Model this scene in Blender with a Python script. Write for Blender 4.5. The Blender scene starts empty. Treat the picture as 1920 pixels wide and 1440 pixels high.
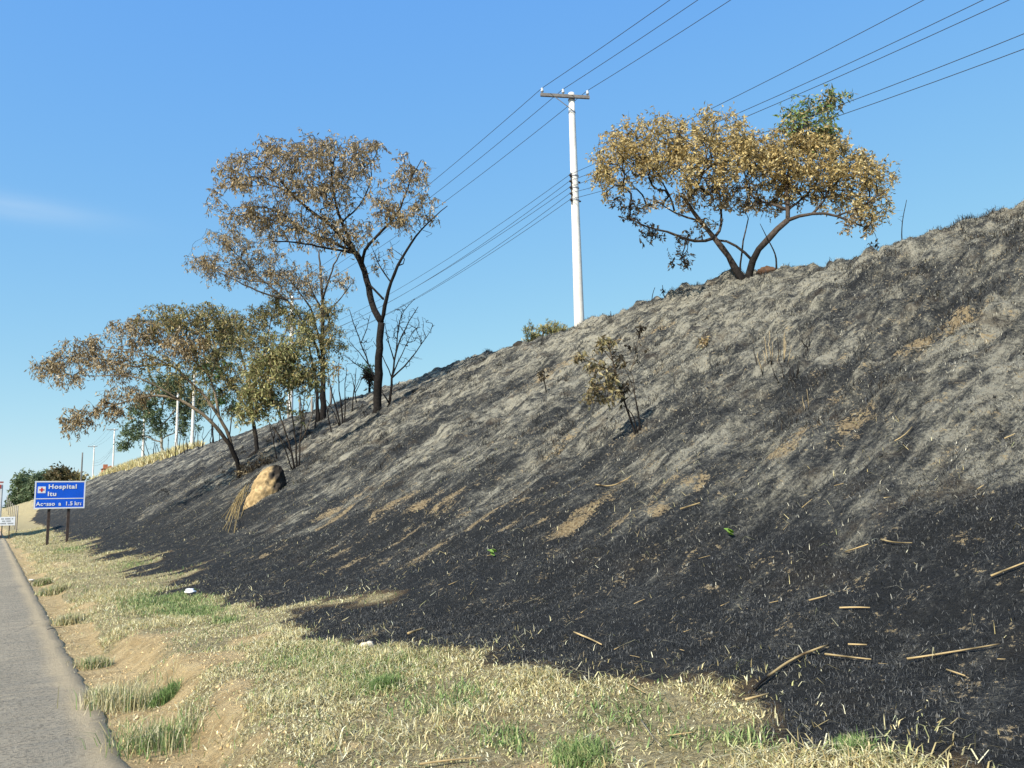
import bpy, math, random
import numpy as np
from mathutils import Vector, Matrix
random.seed(7); RNG = np.random.default_rng(11)
S = bpy.context.scene
C = S.collection

# ------------------------------------------------------------------ camera
FPX, W0, H0 = 1550.0, 1920.0, 1440.0
CAM = np.array((0.0, 0.0, 1.5))
ROLL = math.radians(1.3)
def cam_axes(yaw, pitch):
    F = np.array((math.sin(yaw)*math.cos(pitch), math.cos(yaw)*math.cos(pitch), math.sin(pitch)))
    R0 = np.array((math.cos(yaw), -math.sin(yaw), 0.0)); U0 = np.cross(R0, F)
    R = R0*math.cos(ROLL) - U0*math.sin(ROLL); U = U0*math.cos(ROLL) + R0*math.sin(ROLL)
    return R, U, F
def proj_dir(d, ax):
    R, U, F = ax; z = d @ F
    return W0/2 + FPX*(d @ R)/z, H0/2 - FPX*(d @ U)/z
yaw, pitch = math.radians(32), math.radians(8)
for _ in range(40):                                   # the road's vanishing point sits just left of the frame
    u, v = proj_dir(np.array((0.0, 1.0, 0.0)), cam_axes(yaw, pitch))
    yaw += (u+15.0)/FPX*0.7; pitch += (965.0-v)/FPX*0.7
RR, UU, FF = cam_axes(yaw, pitch)
cd = bpy.data.cameras.new('camera'); cam = bpy.data.objects.new('camera', cd); C.objects.link(cam)
cd.sensor_width = 36.0; cd.lens = 36.0*FPX/W0; cd.clip_start = 0.1; cd.clip_end = 6000
M = Matrix(((RR[0], UU[0], -FF[0], CAM[0]), (RR[1], UU[1], -FF[1], CAM[1]), (RR[2], UU[2], -FF[2], CAM[2]), (0, 0, 0, 1)))
cam.matrix_world = M; S.camera = cam

# ------------------------------------------------------------------ sky and sun
SUN = np.array((-0.78, -0.30, 0.62)); SUN /= np.linalg.norm(SUN)
wd = bpy.data.worlds.new('World'); S.world = wd; wd.use_nodes = True
wn = wd.node_tree; bg = wn.nodes['Background']
sky = wn.nodes.new('ShaderNodeTexSky'); sky.sky_type = 'NISHITA'; sky.sun_disc = False
sky.sun_elevation = math.asin(SUN[2]); sky.sun_rotation = math.atan2(SUN[0], SUN[1])
sky.altitude = 600; sky.air_density = 1.0; sky.dust_density = 0.6; sky.ozone_density = 1.5
bg.inputs['Strength'].default_value = 0.15
sp = wn.nodes.new('ShaderNodeSeparateColor'); cb = wn.nodes.new('ShaderNodeCombineColor'); wn.links.new(sky.outputs['Color'], sp.inputs[0])
for ch, (g_, k_) in enumerate(((.78, .607), (.50, 1.217), (.03, 3.14))):      # the camera's soft tone response for the hazy dry-season sky
    pw = wn.nodes.new('ShaderNodeMath'); pw.operation = 'POWER'; pw.inputs[1].default_value = g_; ml = wn.nodes.new('ShaderNodeMath'); ml.operation = 'MULTIPLY'; ml.inputs[1].default_value = k_
    wn.links.new(sp.outputs[ch], pw.inputs[0]); wn.links.new(pw.outputs[0], ml.inputs[0]); wn.links.new(ml.outputs[0], cb.inputs[ch])
# one thin wisp of cirrus low over the road
tc = wn.nodes.new('ShaderNodeTexCoord'); e0 = FF+RR*((40-W0/2)/FPX)+UU*((H0/2-392)/FPX); e0 /= np.linalg.norm(e0); e1 = np.cross((0, 0, 1), e0); e1 /= np.linalg.norm(e1); e2 = np.cross(e0, e1)
def wnode(op, *ins):
    n = wn.nodes.new('ShaderNodeMath'); n.operation = op
    for i, v in enumerate(ins):
        if isinstance(v, (int, float)): n.inputs[i].default_value = v
        else: wn.links.new(v, n.inputs[i])
    return n.outputs[0]
def wdot(v):
    n = wn.nodes.new('ShaderNodeVectorMath'); n.operation = 'DOT_PRODUCT'; wn.links.new(tc.outputs['Generated'], n.inputs[0]); n.inputs[1].default_value = tuple(v); return n.outputs['Value']
wu, wv, wf = wdot(e1), wdot(e2), wdot(e0)
nz = wn.nodes.new('ShaderNodeTexNoise'); nz.inputs['Scale'].default_value = 6; nz.inputs['Detail'].default_value = 6
mp_ = wn.nodes.new('ShaderNodeMapping'); mp_.inputs['Scale'].default_value = (1, 1, 9); wn.links.new(tc.outputs['Generated'], mp_.inputs['Vector']); wn.links.new(mp_.outputs[0], nz.inputs['Vector'])
q_ = wnode('ADD', wnode('POWER', wnode('DIVIDE', wu, .075), 2.0), wnode('POWER', wnode('DIVIDE', wv, .012), 2.0))
q_ = wnode('MULTIPLY', wnode('EXPONENT', wnode('MULTIPLY', q_, -1.0)), wnode('MULTIPLY', wnode('GREATER_THAN', wf, 0.0), wnode('MULTIPLY', nz.outputs['Fac'], .55)))
cm = wn.nodes.new('ShaderNodeMix'); cm.data_type = 'RGBA'; wn.links.new(q_, cm.inputs[0]); wn.links.new(cb.outputs[0], cm.inputs[6]); cm.inputs[7].default_value = (2.3, 2.9, 3.5, 1)
wn.links.new(cm.outputs[2], bg.inputs['Color'])
sl = bpy.data.lights.new('sun', 'SUN'); sl.energy = 4.2; sl.angle = math.radians(0.53); sl.color = (1.0, 0.94, 0.84)
so = bpy.data.objects.new('sun', sl); C.objects.link(so)
so.rotation_euler = Vector(SUN).to_track_quat('Z', 'Y').to_euler()
S.view_settings.view_transform = 'Standard'; S.view_settings.look = 'None'
S.view_settings.exposure = 0.85; S.view_settings.gamma = 1.0
S.render.engine = 'CYCLES'

# ------------------------------------------------------------------ helpers
def ray(px, py):
    d = FF + RR*((px-W0/2)/FPX) + UU*((H0/2-py)/FPX)
    return d                                           # scaled so depth along FF is 1
def pix(p):
    d = np.asarray(p)-CAM; z = d @ FF
    return W0/2+FPX*(d @ RR)/z, H0/2-FPX*(d @ UU)/z, z
def sst(a, b, x):
    t = np.clip((x-a)/(b-a), 0, 1); return t*t*(3-2*t)
NT = np.random.default_rng(5).random((256, 256))
def vn(x, y):
    xi = np.floor(x).astype(int); yi = np.floor(y).astype(int); fx = x-xi; fy = y-yi
    fx = fx*fx*(3-2*fx); fy = fy*fy*(3-2*fy)
    a = NT[xi & 255, yi & 255]; b = NT[(xi+1) & 255, yi & 255]; c = NT[xi & 255, (yi+1) & 255]; d = NT[(xi+1) & 255, (yi+1) & 255]
    return (a*(1-fx)+b*fx)*(1-fy)+(c*(1-fx)+d*fx)*fy
def fbm(x, y, o=4):
    s = 0; a = 0.5; t = 0
    for i in range(o):
        s = s+a*vn(x*2**i+17.3*i, y*2**i+9.1*i); t += a; a *= 0.5
    return s/t - 0.5
def worley(x, y):
    xi = np.floor(x).astype(int); yi = np.floor(y).astype(int); best = np.full(np.shape(x), 9.0); amp = np.zeros(np.shape(x))
    for i in (-1, 0, 1):
        for j in (-1, 0, 1):
            cx = xi+i; cy = yi+j; d = np.hypot(cx+NT[cx & 255, cy & 255]-x, cy+NT[(cx+91) & 255, (cy+37) & 255]-y); k = d < best
            best = np.where(k, d, best); amp = np.where(k, NT[(cx+11) & 255, (cy+71) & 255], amp)
    return best, amp
def shift(y): return -0.0004*np.maximum(y-75, 0)**2
ROAD_E = 0.78
def terr(x, y, detail=True):
    x = np.asarray(x, float); y = np.asarray(y, float)
    xs = x-shift(y)
    bank = 0.24*(1-sst(7.5, 13, y))+0.10*sst(7.5, 13, y)
    wob = fbm(x*0.9+3, y*0.9)*0.55*(1-sst(9, 14, y)) if detail else 0.0
    z = -0.004-.022*sst(.72, .85, xs)*(1-sst(.95, 1.3, xs)) + (bank+0.02)*sst(1.05, 1.5, xs+wob)
    w = 0.8; t = np.clip((xs-3.7)/w, -30, 40)
    sl_ = 0.57*w*np.log1p(np.exp(t))
    hc = 7.55*(1-sst(125, 200, y)) + 0.2 - 1.6*(1-sst(8, 17, y))
    k = 0.55
    sl_ = hc - k*np.log1p(np.exp(np.clip((hc-sl_)/k, -30, 60))) + k*math.log(2)*0
    sl_ = np.maximum(sl_, -0.05)+0.03*np.maximum(xs-17.5, 0)*(xs < 60)+1.275*(xs >= 60)
    z = z+sl_*sst(1.5, 3.0, xs)
    far = np.maximum(y-80, 0); z = z+np.minimum(0.00013*far**2, 0.03*far)*np.clip(1-(far-160)/600, 0.25, 1)*(1-0.6*sst(5, 14, xs))
    if detail:
        on = sst(2.4, 6, xs)
        z = z+sst(5, 9, xs)*(fbm(x*.8+4, y*3.2+8, 3)*.22+fbm(x*2.0, y*7+3, 2)*.10+np.abs(fbm(x*1.3+40, y*2.6+11, 3))*.22)
        z = z+on*(fbm(x*0.33, y*0.5, 3)*0.42 + fbm(x*1.1+9, y*1.7+4, 4)*0.26 + fbm(x*3.1, y*4.3, 3)*0.11)
        w1, a1 = worley(x*1.5+fbm(x*2, y*2, 2)*.8, y*2.1); w2, a2 = worley(x*3.6+5+fbm(x*5, y*5, 2)*.6, y*4.6)
        z = z+sst(5, 10, xs)*(.20*a1*np.clip(1-1.5*w1, 0, 1)+.09*a2*np.clip(1-1.5*w2, 0, 1))
        cr = sst(12.5, 16, xs); z = z+cr*fbm(x*0.8+30, y*0.9+2, 4)*0.42
        z = z+sst(0.75, 1.3, xs)*(fbm(x*1.7, y*1.7, 3)*0.07+fbm(x*6, y*6, 3)*0.035)
        z = z+sst(0.69, 0.8, xs)*fbm(x*14, y*14, 2)*0.012
    z = np.where(xs < ROAD_E-.08, -0.012, z)
    z = np.where(xs < -9, -0.03+fbm(x*0.5, y*0.5, 3)*0.15, z)
    return z
def hit(px, py, dmax=400):
    d = ray(px, py); t = np.geomspace(2.0, dmax, 6000)
    P = CAM+t[:, None]*d; h = P[:, 2]-terr(P[:, 0], P[:, 1], False)
    i = np.argmax(h < 0) if (h < 0).any() else int(np.argmin(h))
    return P[i]
def at(px, py):
    p = hit(px, py); return np.array((p[0], p[1], float(terr(p[0], p[1]))))
def on_x(px, x, z):                                    # the place on a line parallel to the road
    ys = np.linspace(1, 400, 8000); P = np.stack([np.full_like(ys, x), ys, np.full_like(ys, z)], 1)
    d = P-CAM; u = W0/2+FPX*(d @ RR)/(d @ FF); u = np.where(d @ FF < 0.5, 1e9, u)
    return float(ys[np.argmin(abs(u-px))])

def tag(o, label, cat, group=None, kind=None):
    o['label'] = label
    o['category'] = cat
    if group: o['group'] = group
    if kind: o['kind'] = kind
    return o
def structure(o, label=None, cat=None):
    o['kind'] = 'structure'
    if label: o['label'] = label
    if cat: o['category'] = cat
    return o
def empty(name, loc):
    o = bpy.data.objects.new(name, None); C.objects.link(o); o.location = Vector(loc); o.empty_display_size = 0.2; return o
def link(name, me, mat, parent=None):
    o = bpy.data.objects.new(name, me); C.objects.link(o)
    if mat: me.materials.append(mat)
    if parent is not None:
        o.parent = parent; o.matrix_parent_inverse = Matrix.Translation(-parent.location)
    return o
def fast(name, V, F, mat, parent=None, col=None, smooth=False, attrs=None, origin=None):
    V = np.asarray(V, np.float32); F = np.asarray(F, np.int32); k = F.shape[1]
    if origin is not None: V = V-np.asarray(origin, np.float32)
    me = bpy.data.meshes.new(name)
    me.vertices.add(len(V)); me.vertices.foreach_set('co', V.ravel())
    me.loops.add(F.size); me.loops.foreach_set('vertex_index', F.ravel())
    me.polygons.add(len(F)); me.polygons.foreach_set('loop_start', np.arange(0, F.size, k, dtype=np.int32))
    try: me.polygons.foreach_set('loop_total', np.full(len(F), k, np.int32))
    except Exception: pass
    me.update(calc_edges=True)
    if smooth: me.polygons.foreach_set('use_smooth', np.ones(len(F), bool))
    if col is not None:
        a = me.color_attributes.new('Col', 'FLOAT_COLOR', 'POINT')
        a.data.foreach_set('color', np.concatenate([col, np.ones((len(V), 1))], 1).astype(np.float32).ravel())
    for n, v in (attrs or {}).items():
        a = me.attributes.new(n, 'FLOAT', 'POINT'); a.data.foreach_set('value', np.asarray(v, np.float32).ravel())
    o = link(name, me, mat, parent)
    if origin is not None: o.location = Vector(origin)
    return o
class MB:                                              # collects quads and tubes into one mesh
    def __init__(s): s.v = []; s.f = []; s.c = []; s.n = 0
    def add(s, v, f, c=(0, 0, 0)):
        v = np.asarray(v, float); s.v.append(v); s.f += [tuple(i+s.n for i in q) for q in f]
        s.c.append(np.tile(np.asarray(c, float), (len(v), 1)) if np.ndim(c) == 1 else np.asarray(c)); s.n += len(v)
    def box(s, c, h, ax=None, col=(0, 0, 0)):
        c = np.asarray(c, float); ax = np.eye(3) if ax is None else np.asarray(ax, float)
        v = [c+ax[0]*h[0]*i+ax[1]*h[1]*j+ax[2]*h[2]*k for i in (-1, 1) for j in (-1, 1) for k in (-1, 1)]
        s.add(v, [(0, 1, 3, 2), (4, 6, 7, 5), (0, 4, 5, 1), (2, 3, 7, 6), (0, 2, 6, 4), (1, 5, 7, 3)], col)
    def tube(s, P, r, n=6, col=(0, 0, 0)):
        P = np.asarray(P, float); r = np.broadcast_to(np.asarray(r, float), (len(P),))
        T = np.gradient(P, axis=0); T /= np.linalg.norm(T, axis=1)[:, None]+1e-9
        a = np.array((0.31, 0.11, 0.94)) if abs(T[0][2]) < 0.9 else np.array((0.95, 0.2, 0.1))
        v = []; q = a
        for i in range(len(P)):
            q = q-T[i]*(q @ T[i]); q = q/(np.linalg.norm(q)+1e-9); b = np.cross(T[i], q)
            for j in range(n):
                t = 2*math.pi*j/n; v.append(P[i]+r[i]*(q*math.cos(t)+b*math.sin(t)))
        f = [(i*n+j, i*n+(j+1) % n, (i+1)*n+(j+1) % n, (i+1)*n+j) for i in range(len(P)-1) for j in range(n)]
        f.append(tuple(range(n-1, -1, -1))); f.append(tuple(range((len(P)-1)*n, len(P)*n)))
        if np.ndim(col) == 2: col = np.repeat(col, n, axis=0)
        s.add(v, f, col)
    def build(s, name, mat, parent=None, smooth=False, origin=None, col=False):
        V = np.concatenate(s.v); 
        if origin is not None: V = V-np.asarray(origin)
        me = bpy.data.meshes.new(name); me.from_pydata(V.tolist(), [], s.f); me.update()
        if smooth: me.polygons.foreach_set('use_smooth', np.ones(len(me.polygons), bool))
        if col:
            a = me.color_attributes.new('Col', 'FLOAT_COLOR', 'POINT'); cc = np.concatenate(s.c)
            a.data.foreach_set('color', np.concatenate([cc, np.ones((len(cc), 1))], 1).astype(np.float32).ravel())
        o = link(name, me, mat, parent)
        if origin is not None: o.location = Vector(origin)
        return o

# ------------------------------------------------------------------ materials
def nodes(name):
    m = bpy.data.materials.new(name); m.use_nodes = True; t = m.node_tree
    return m, t, t.nodes['Principled BSDF']
def N(t, typ, **kw):
    n = t.nodes.new(typ)
    for k, v in kw.items():
        if k.startswith('i_'): n.inputs[k[2:].replace('_', ' ')].default_value = v
        else: setattr(n, k, v)
    return n
def math_(t, op, a, b=None, c=None, clamp=False):
    n = t.nodes.new('ShaderNodeMath'); n.operation = op; n.use_clamp = clamp
    for i, x in enumerate((a, b, c)):
        if x is None: continue
        if isinstance(x, (int, float)): n.inputs[i].default_value = x
        else: t.links.new(x, n.inputs[i])
    return n.outputs[0]
def mixc(t, f, a, b, mode='MIX'):
    n = t.nodes.new('ShaderNodeMix'); n.data_type = 'RGBA'; n.blend_type = mode
    for s, x in ((0, f), (6, a), (7, b)):
        if isinstance(x, (int, float)): n.inputs[s].default_value = x
        elif isinstance(x, tuple): n.inputs[s].default_value = (*x, 1)
        else: t.links.new(x, n.inputs[s])
    return n.outputs[2]
def noise(t, scale, detail=5, vec=None, rough=0.6, sc=None):
    n = N(t, 'ShaderNodeTexNoise'); n.inputs['Scale'].default_value = scale; n.inputs['Detail'].default_value = detail; n.inputs['Roughness'].default_value = rough
    if sc is not None:
        mp = N(t, 'ShaderNodeMapping'); mp.inputs['Scale'].default_value = sc
        t.links.new(vec, mp.inputs['Vector']); vec = mp.outputs[0]
    if vec is not None: t.links.new(vec, n.inputs['Vector'])
    return n.outputs['Fac']
def remap(t, v, a, b, c=0.0, d=1.0):
    n = N(t, 'ShaderNodeMapRange'); n.interpolation_type = 'SMOOTHSTEP'
    for i, x in ((1, a), (2, b), (3, c), (4, d)): n.inputs[i].default_value = x
    t.links.new(v, n.inputs[0]); return n.outputs[0]
def bump(t, h, strength, dist, bs):
    b = N(t, 'ShaderNodeBump'); b.inputs['Strength'].default_value = strength; b.inputs['Distance'].default_value = dist
    t.links.new(h, b.inputs['Height']); t.links.new(b.outputs[0], bs.inputs['Normal'])
def plain(name, col, rough=0.7, var=0.25, scale=8.0, bmp=0.0, metal=0.0, spec=0.3):
    m, t, b = nodes(name); g = N(t, 'ShaderNodeNewGeometry').outputs['Position']
    n = noise(t, scale, 6, g); n2 = noise(t, scale*7, 4, g)
    f = math_(t, 'ADD', math_(t, 'MULTIPLY', n, 0.7), math_(t, 'MULTIPLY', n2, 0.3))
    c = mixc(t, remap(t, f, 0.3, 0.7), tuple(x*(1-var) for x in col), tuple(min(1, x*(1+var)) for x in col))
    t.links.new(c, b.inputs['Base Color']); b.inputs['Roughness'].default_value = rough
    b.inputs['Metallic'].default_value = metal; b.inputs['Specular IOR Level'].default_value = spec
    if bmp: bump(t, f, bmp, 0.03, b)
    return m
def by_attr(name, rough=0.7, transl=0.0, spec=0.2, var=0.25, scale=30.0, bmp=0.0):
    m, t, b = nodes(name); a = N(t, 'ShaderNodeVertexColor', layer_name='Col').outputs['Color']
    g = N(t, 'ShaderNodeNewGeometry').outputs['Position']; n = noise(t, scale, 4, g)
    v = remap(t, n, 0.3, 0.7, 1-var, 1+var)
    cc = N(t, 'ShaderNodeVectorMath', operation='SCALE'); t.links.new(a, cc.inputs[0]); t.links.new(v, cc.inputs['Scale'])
    t.links.new(cc.outputs[0], b.inputs['Base Color']); b.inputs['Roughness'].default_value = rough; b.inputs['Specular IOR Level'].default_value = spec
    if transl:
        tr = N(t, 'ShaderNodeBsdfTranslucent'); t.links.new(cc.outputs[0], tr.inputs['Color'])
        mx = N(t, 'ShaderNodeMixShader'); mx.inputs[0].default_value = transl
        t.links.new(b.outputs[0], mx.inputs[1]); t.links.new(tr.outputs[0], mx.inputs[2])
        t.links.new(mx.outputs[0], t.nodes['Material Output'].inputs['Surface'])
    if bmp: bump(t, n, bmp, 0.03, b)
    return m
M_leaf = by_attr('leaf', 0.6, 0.38, 0.3, 0.2, 6)
M_blade = by_attr('grass_blade', 0.7, 0.2, 0.15, 0.15, 12)
M_burnt = by_attr('burnt_blade', 0.85, 0.0, 0.1, 0.2, 12)
M_bark = by_attr('bark', 0.9, 0, 0.1, 0.35, 14, 0.7)
M_earth = by_attr('earth', 0.95, 0, 0.05, 0.3, 9, 0.9)
M_conc = plain('pole_concrete', (0.66, 0.635, 0.58), 0.85, 0.14, 1.6, 0.25)
M_wood = plain('weathered_wood', (0.16, 0.15, 0.14), 0.85, 0.3, 9, 0.3)
M_steel = plain('galvanised_steel', (0.30, 0.31, 0.33), 0.5, 0.15, 12, 0, 0.6)
M_dark = plain('dark_metal', (0.045, 0.04, 0.04), 0.6, 0.2, 12)
M_wire = plain('wire', (0.035, 0.037, 0.045), 0.6, 0.1, 3)
M_insul = plain('insulator', (0.42, 0.44, 0.46), 0.3, 0.1, 20)
M_rust = plain('rusted_post', (0.055, 0.04, 0.034), 0.8, 0.35, 10, 0.2)
M_blue = plain('sign_blue', (0.004, 0.105, 0.68), 0.45, 0.06, 1.5, 0, 0, 0.4)
M_white = plain('sign_white', (0.78, 0.80, 0.82), 0.45, 0.05, 3)
M_red = plain('sign_red', (0.62, 0.02, 0.03), 0.5, 0.1, 4)
M_grey = plain('sign_print', (0.30, 0.31, 0.32), 0.6, 0.1, 4)

# ------------------------------------------------------------------ the ground's zones, as the fire left them
def G(px, py): p = hit(px, py); return (p[0]-float(shift(p[1])), p[1])
bnd = [G(*p) for p in ((1960, 1500), (1800, 1442), (1700, 1405), (1600, 1400), (1470, 1390), (1425, 1345), (1395, 1302), (1250, 1284), (1100, 1266), (950, 1246),
       (860, 1219), (700, 1213), (565, 1200), (548, 1165), (520, 1144), (440, 1142), (370, 1110), (340, 1085), (290, 1062), (215, 1048), (170, 1030))]
by = np.array([b[1] for b in bnd]); bx = np.array([b[0] for b in bnd]); o_ = np.argsort(by); by = by[o_]; bx = bx[o_]
by = np.concatenate([[-60], by, [70, 110, 150, 190]]); bx = np.concatenate([[bx[0]], bx, [3.6, 4.2, 9, 17]])
def capsule(x, y, a, b, r):
    ax, ay = a; bx_, by_ = b; dx, dy = bx_-ax, by_-ay
    t = np.clip(((x-ax)*dx+(y-ay)*dy)/(dx*dx+dy*dy), 0, 1)
    return np.hypot(x-ax-t*dx, y-ay-t*dy)-r
wa, wb = G(440, 1150), G(720, 1124)
def burn_sd(x, y):
    xs = x-shift(y)
    sd = xs-np.interp(y, by, bx)
    sd = np.minimum(sd, capsule(xs, y, wa, wb, 0.13)*1.0)
    far = sst(6, 20, y)
    sd = sd + fbm(x*1.6, y*3.8, 3)*(0.35+0.5*far) + fbm(x*.45+7, y*1.6+3, 3)*2.6*far*(1-sst(45, 70, y))*(xs < 7) + fbm(x*5, y*6, 2)*0.22
    strip = (15.75+fbm(y*0.25, x*0.1, 2)*1.2) + 6*(1-sst(82, 96, y))+ 30*(1-sst(60, 80, y))
    return np.minimum(sd, (strip-xs)*0.6)
def blobs(x, y, L):
    xs = x-shift(y); f = np.zeros(np.shape(x))
    for (px, py, rx, ry, s) in L:
        gx, gy = G(px, py); f = np.maximum(f, s*np.exp(-(((xs-gx)/rx)**2+((y-gy)/ry)**2)))
    return f
SOIL = [(1510, 815, .22, .22, 1), (1600, 802, .28, .2, .95), (1480, 850, .2, .3, .6), (1800, 628, .35, .3, .95), (1725, 655, .35, .25, .85), (1830, 650, .2, .2, .5), (1580, 720, .22, .3, .6),
        (1230, 632, .5, .3, .7), (1040, 700, .9, .5, .6), (1240, 718, .3, .3, .6), (1200, 818, .16, .25, .75), (1085, 960, .28, .06, .9), (1010, 985, .2, .05, .85), (1235, 962, .12, .2, .8), (1165, 975, .1, .3, .7),
        (985, 935, .2, .15, .6), (620, 955, .4, .2, .85), (655, 950, .5, .2, .95), (595, 965, .3, .2, .7), (735, 950, .45, .2, .9), (790, 960, .4, .18, .75), (830, 950, .35, .2, .7), (870, 960, .2, .2, .6),
        (640, 1040, .4, .2, .75), (720, 1045, .3, .12, .65), (880, 985, .3, .15, .5), (500, 860, .8, .6, .5), (460, 870, .9, .5, .5), (680, 920, .3, .3, .6), (560, 985, .4, .2, .5), (1640, 690, .3, .3, .4),
        (1320, 900, .3, .3, .35), (1060, 830, .6, .4, .3), (575, 935, 0.30, 0.08, 0.62), (619, 972, 0.50, 0.14, 0.92), (663, 947, 0.70, 0.12, 0.86), (707, 984, 0.40, 0.10, 0.80), (728, 959, 0.60, 0.08, 0.74), (772, 996, 0.30, 0.14, 0.68), (816, 971, 0.50, 0.12, 0.62), (837, 946, 0.70, 0.10, 0.92), (881, 983, 0.40, 0.08, 0.86), (925, 958, 0.60, 0.14, 0.80), (946, 995, 0.30, 0.12, 0.74), (990, 970, 0.50, 0.10, 0.68), (1034, 945, 0.70, 0.08, 0.62), (1078, 982, 0.40, 0.14, 0.92), (1099, 957, 0.60, 0.12, 0.86), (1143, 994, 0.30, 0.10, 0.80), (1187, 969, 0.50, 0.08, 0.74), (1208, 944, 0.70, 0.14, 0.68), (440, 1015, 0.40, 0.10, 0.60), (497, 1044, 0.40, 0.12, 0.66), (535, 1018, 0.40, 0.14, 0.72), (592, 1047, 0.40, 0.10, 0.78), (630, 1021, 0.40, 0.12, 0.84), (668, 1050, 0.40, 0.14, 0.60), (725, 1024, 0.40, 0.10, 0.66), (763, 1053, 0.40, 0.12, 0.72), (801, 1027, 0.40, 0.14, 0.78), (700, 1190, .25, .15, .5), (850, 1080, .3, .1, .35)]
ASHB = [(1620, 860, .7, .6, .55), (1760, 800, .8, .6, .55), (1880, 740, .9, .6, .45), (1560, 900, .5, .45, .5), (1850, 880, .6, .5, .45), (1700, 900, .5, .4, .4), (1450, 830, .6, .6, .4), (1250, 860, .6, .6, .35), (930, 840, .8, .5, .4), (1800, 1325, .18, .25, .5), (960, 1180, .1, .25, .3), (1600, 1335, .06, .3, .3)]
GREEN = [(310, 1130, .42, 1.6, 1), (360, 1145, .25, .8, .9), (420, 1165, .15, .4, .6), (600, 1240, .3, .6, .75), (690, 1270, .3, .5, .75), (740, 1250, .25, .4, .65), (850, 1310, .25, .3, .4), (1150, 1330, .2, .3, .35), (1080, 1415, .10, .16, .9), (950, 1385, .12, .2, .6),
         (560, 1122, .1, .7, .5), (130, 1033, .5, 1.6, .8), (1580, 1398, .12, .25, .7), (1390, 1385, .12, .18, .6), (250, 1060, .4, 1.2, .5), (1290, 1385, .1, .15, .4), (870, 1290, .12, .2, .3), (560, 1300, .1, .2, .3)]
DIRT = [(250, 1220, .4, 1.1, 1), (380, 1240, .4, .45, 1), (300, 1195, .3, .5, .9), (430, 1290, .25, .3, .8), (110, 1060, .4, 2, .8), (480, 1400, .25, .25, .7), (540, 1260, .2, .2, .6), (640, 1400, .2, .15, .55), (330, 1240, .4, .5, .8), (340, 1290, .2, .4, .9), (410, 1350, .2, .4, .8), (380, 1430, .2, .35, .9), (470, 1200, .3, .3, .8), (160, 1140, .25, .8, .7), (560, 1200, .2, .25, .4), (1000, 1440, .25, .15, .6), (1200, 1470, .3, .1, .5), (700, 1440, .2, .12, .5)]
def dirt_at(x, y):
    xs = x-shift(y)
    verge = (1-sst(1.0, 1.25, xs+fbm(x*2, y*.8, 3)*.9))
    return np.clip(np.maximum(blobs(x, y, DIRT)+fbm(x*3, y*3, 3)*.5*(xs < 4), verge), 0, 1)
def axis(segs):
    out = [segs[0][0]]
    for a, b, s in segs:
        n = max(1, int(round((b-a)/s))); out += list(np.linspace(a, b, n+1)[1:])
    return np.array(out)
X = axis([(-700, -100, 100), (-100, -10, 15), (-10, .65, 2.2), (.65, 2.6, .04), (2.6, 5.5, .055), (5.5, 12, .07), (12, 18.5, .075), (18.5, 30, .8), (30, 120, 10), (120, 900, 80)])
Y = [-60, -20, -6, -2, 1.0]; s = .05
while Y[-1] < 260: Y.append(Y[-1]+max(.05, .0065*Y[-1]))
Y = np.array(Y+list(np.geomspace(275, 3000, 14)))
gx, gy = np.meshgrid(X, Y); gz = terr(gx, gy)
nx, ny = len(X), len(Y); ii = np.arange(nx*ny).reshape(ny, nx)
F = np.stack([ii[:-1, :-1], ii[:-1, 1:], ii[1:, 1:], ii[1:, :-1]], -1).reshape(-1, 4)
x_, y_ = gx.ravel(), gy.ravel(); xs_ = x_-shift(y_)
sd_ = burn_sd(x_, y_)
ash_ = np.clip(sst(3.9, 8, xs_)*.52+.20*sst(8, 14, xs_) - .30*sst(16, 50, y_) + fbm(x_*.35, y_*1.1, 4)*1.2+fbm(x_*1.3+50, y_*1.9, 3)*.9, 0, 1)+blobs(x_, y_, ASHB)
ash_ *= sst(3.3, 5.6, xs_)*.8+.2
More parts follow.
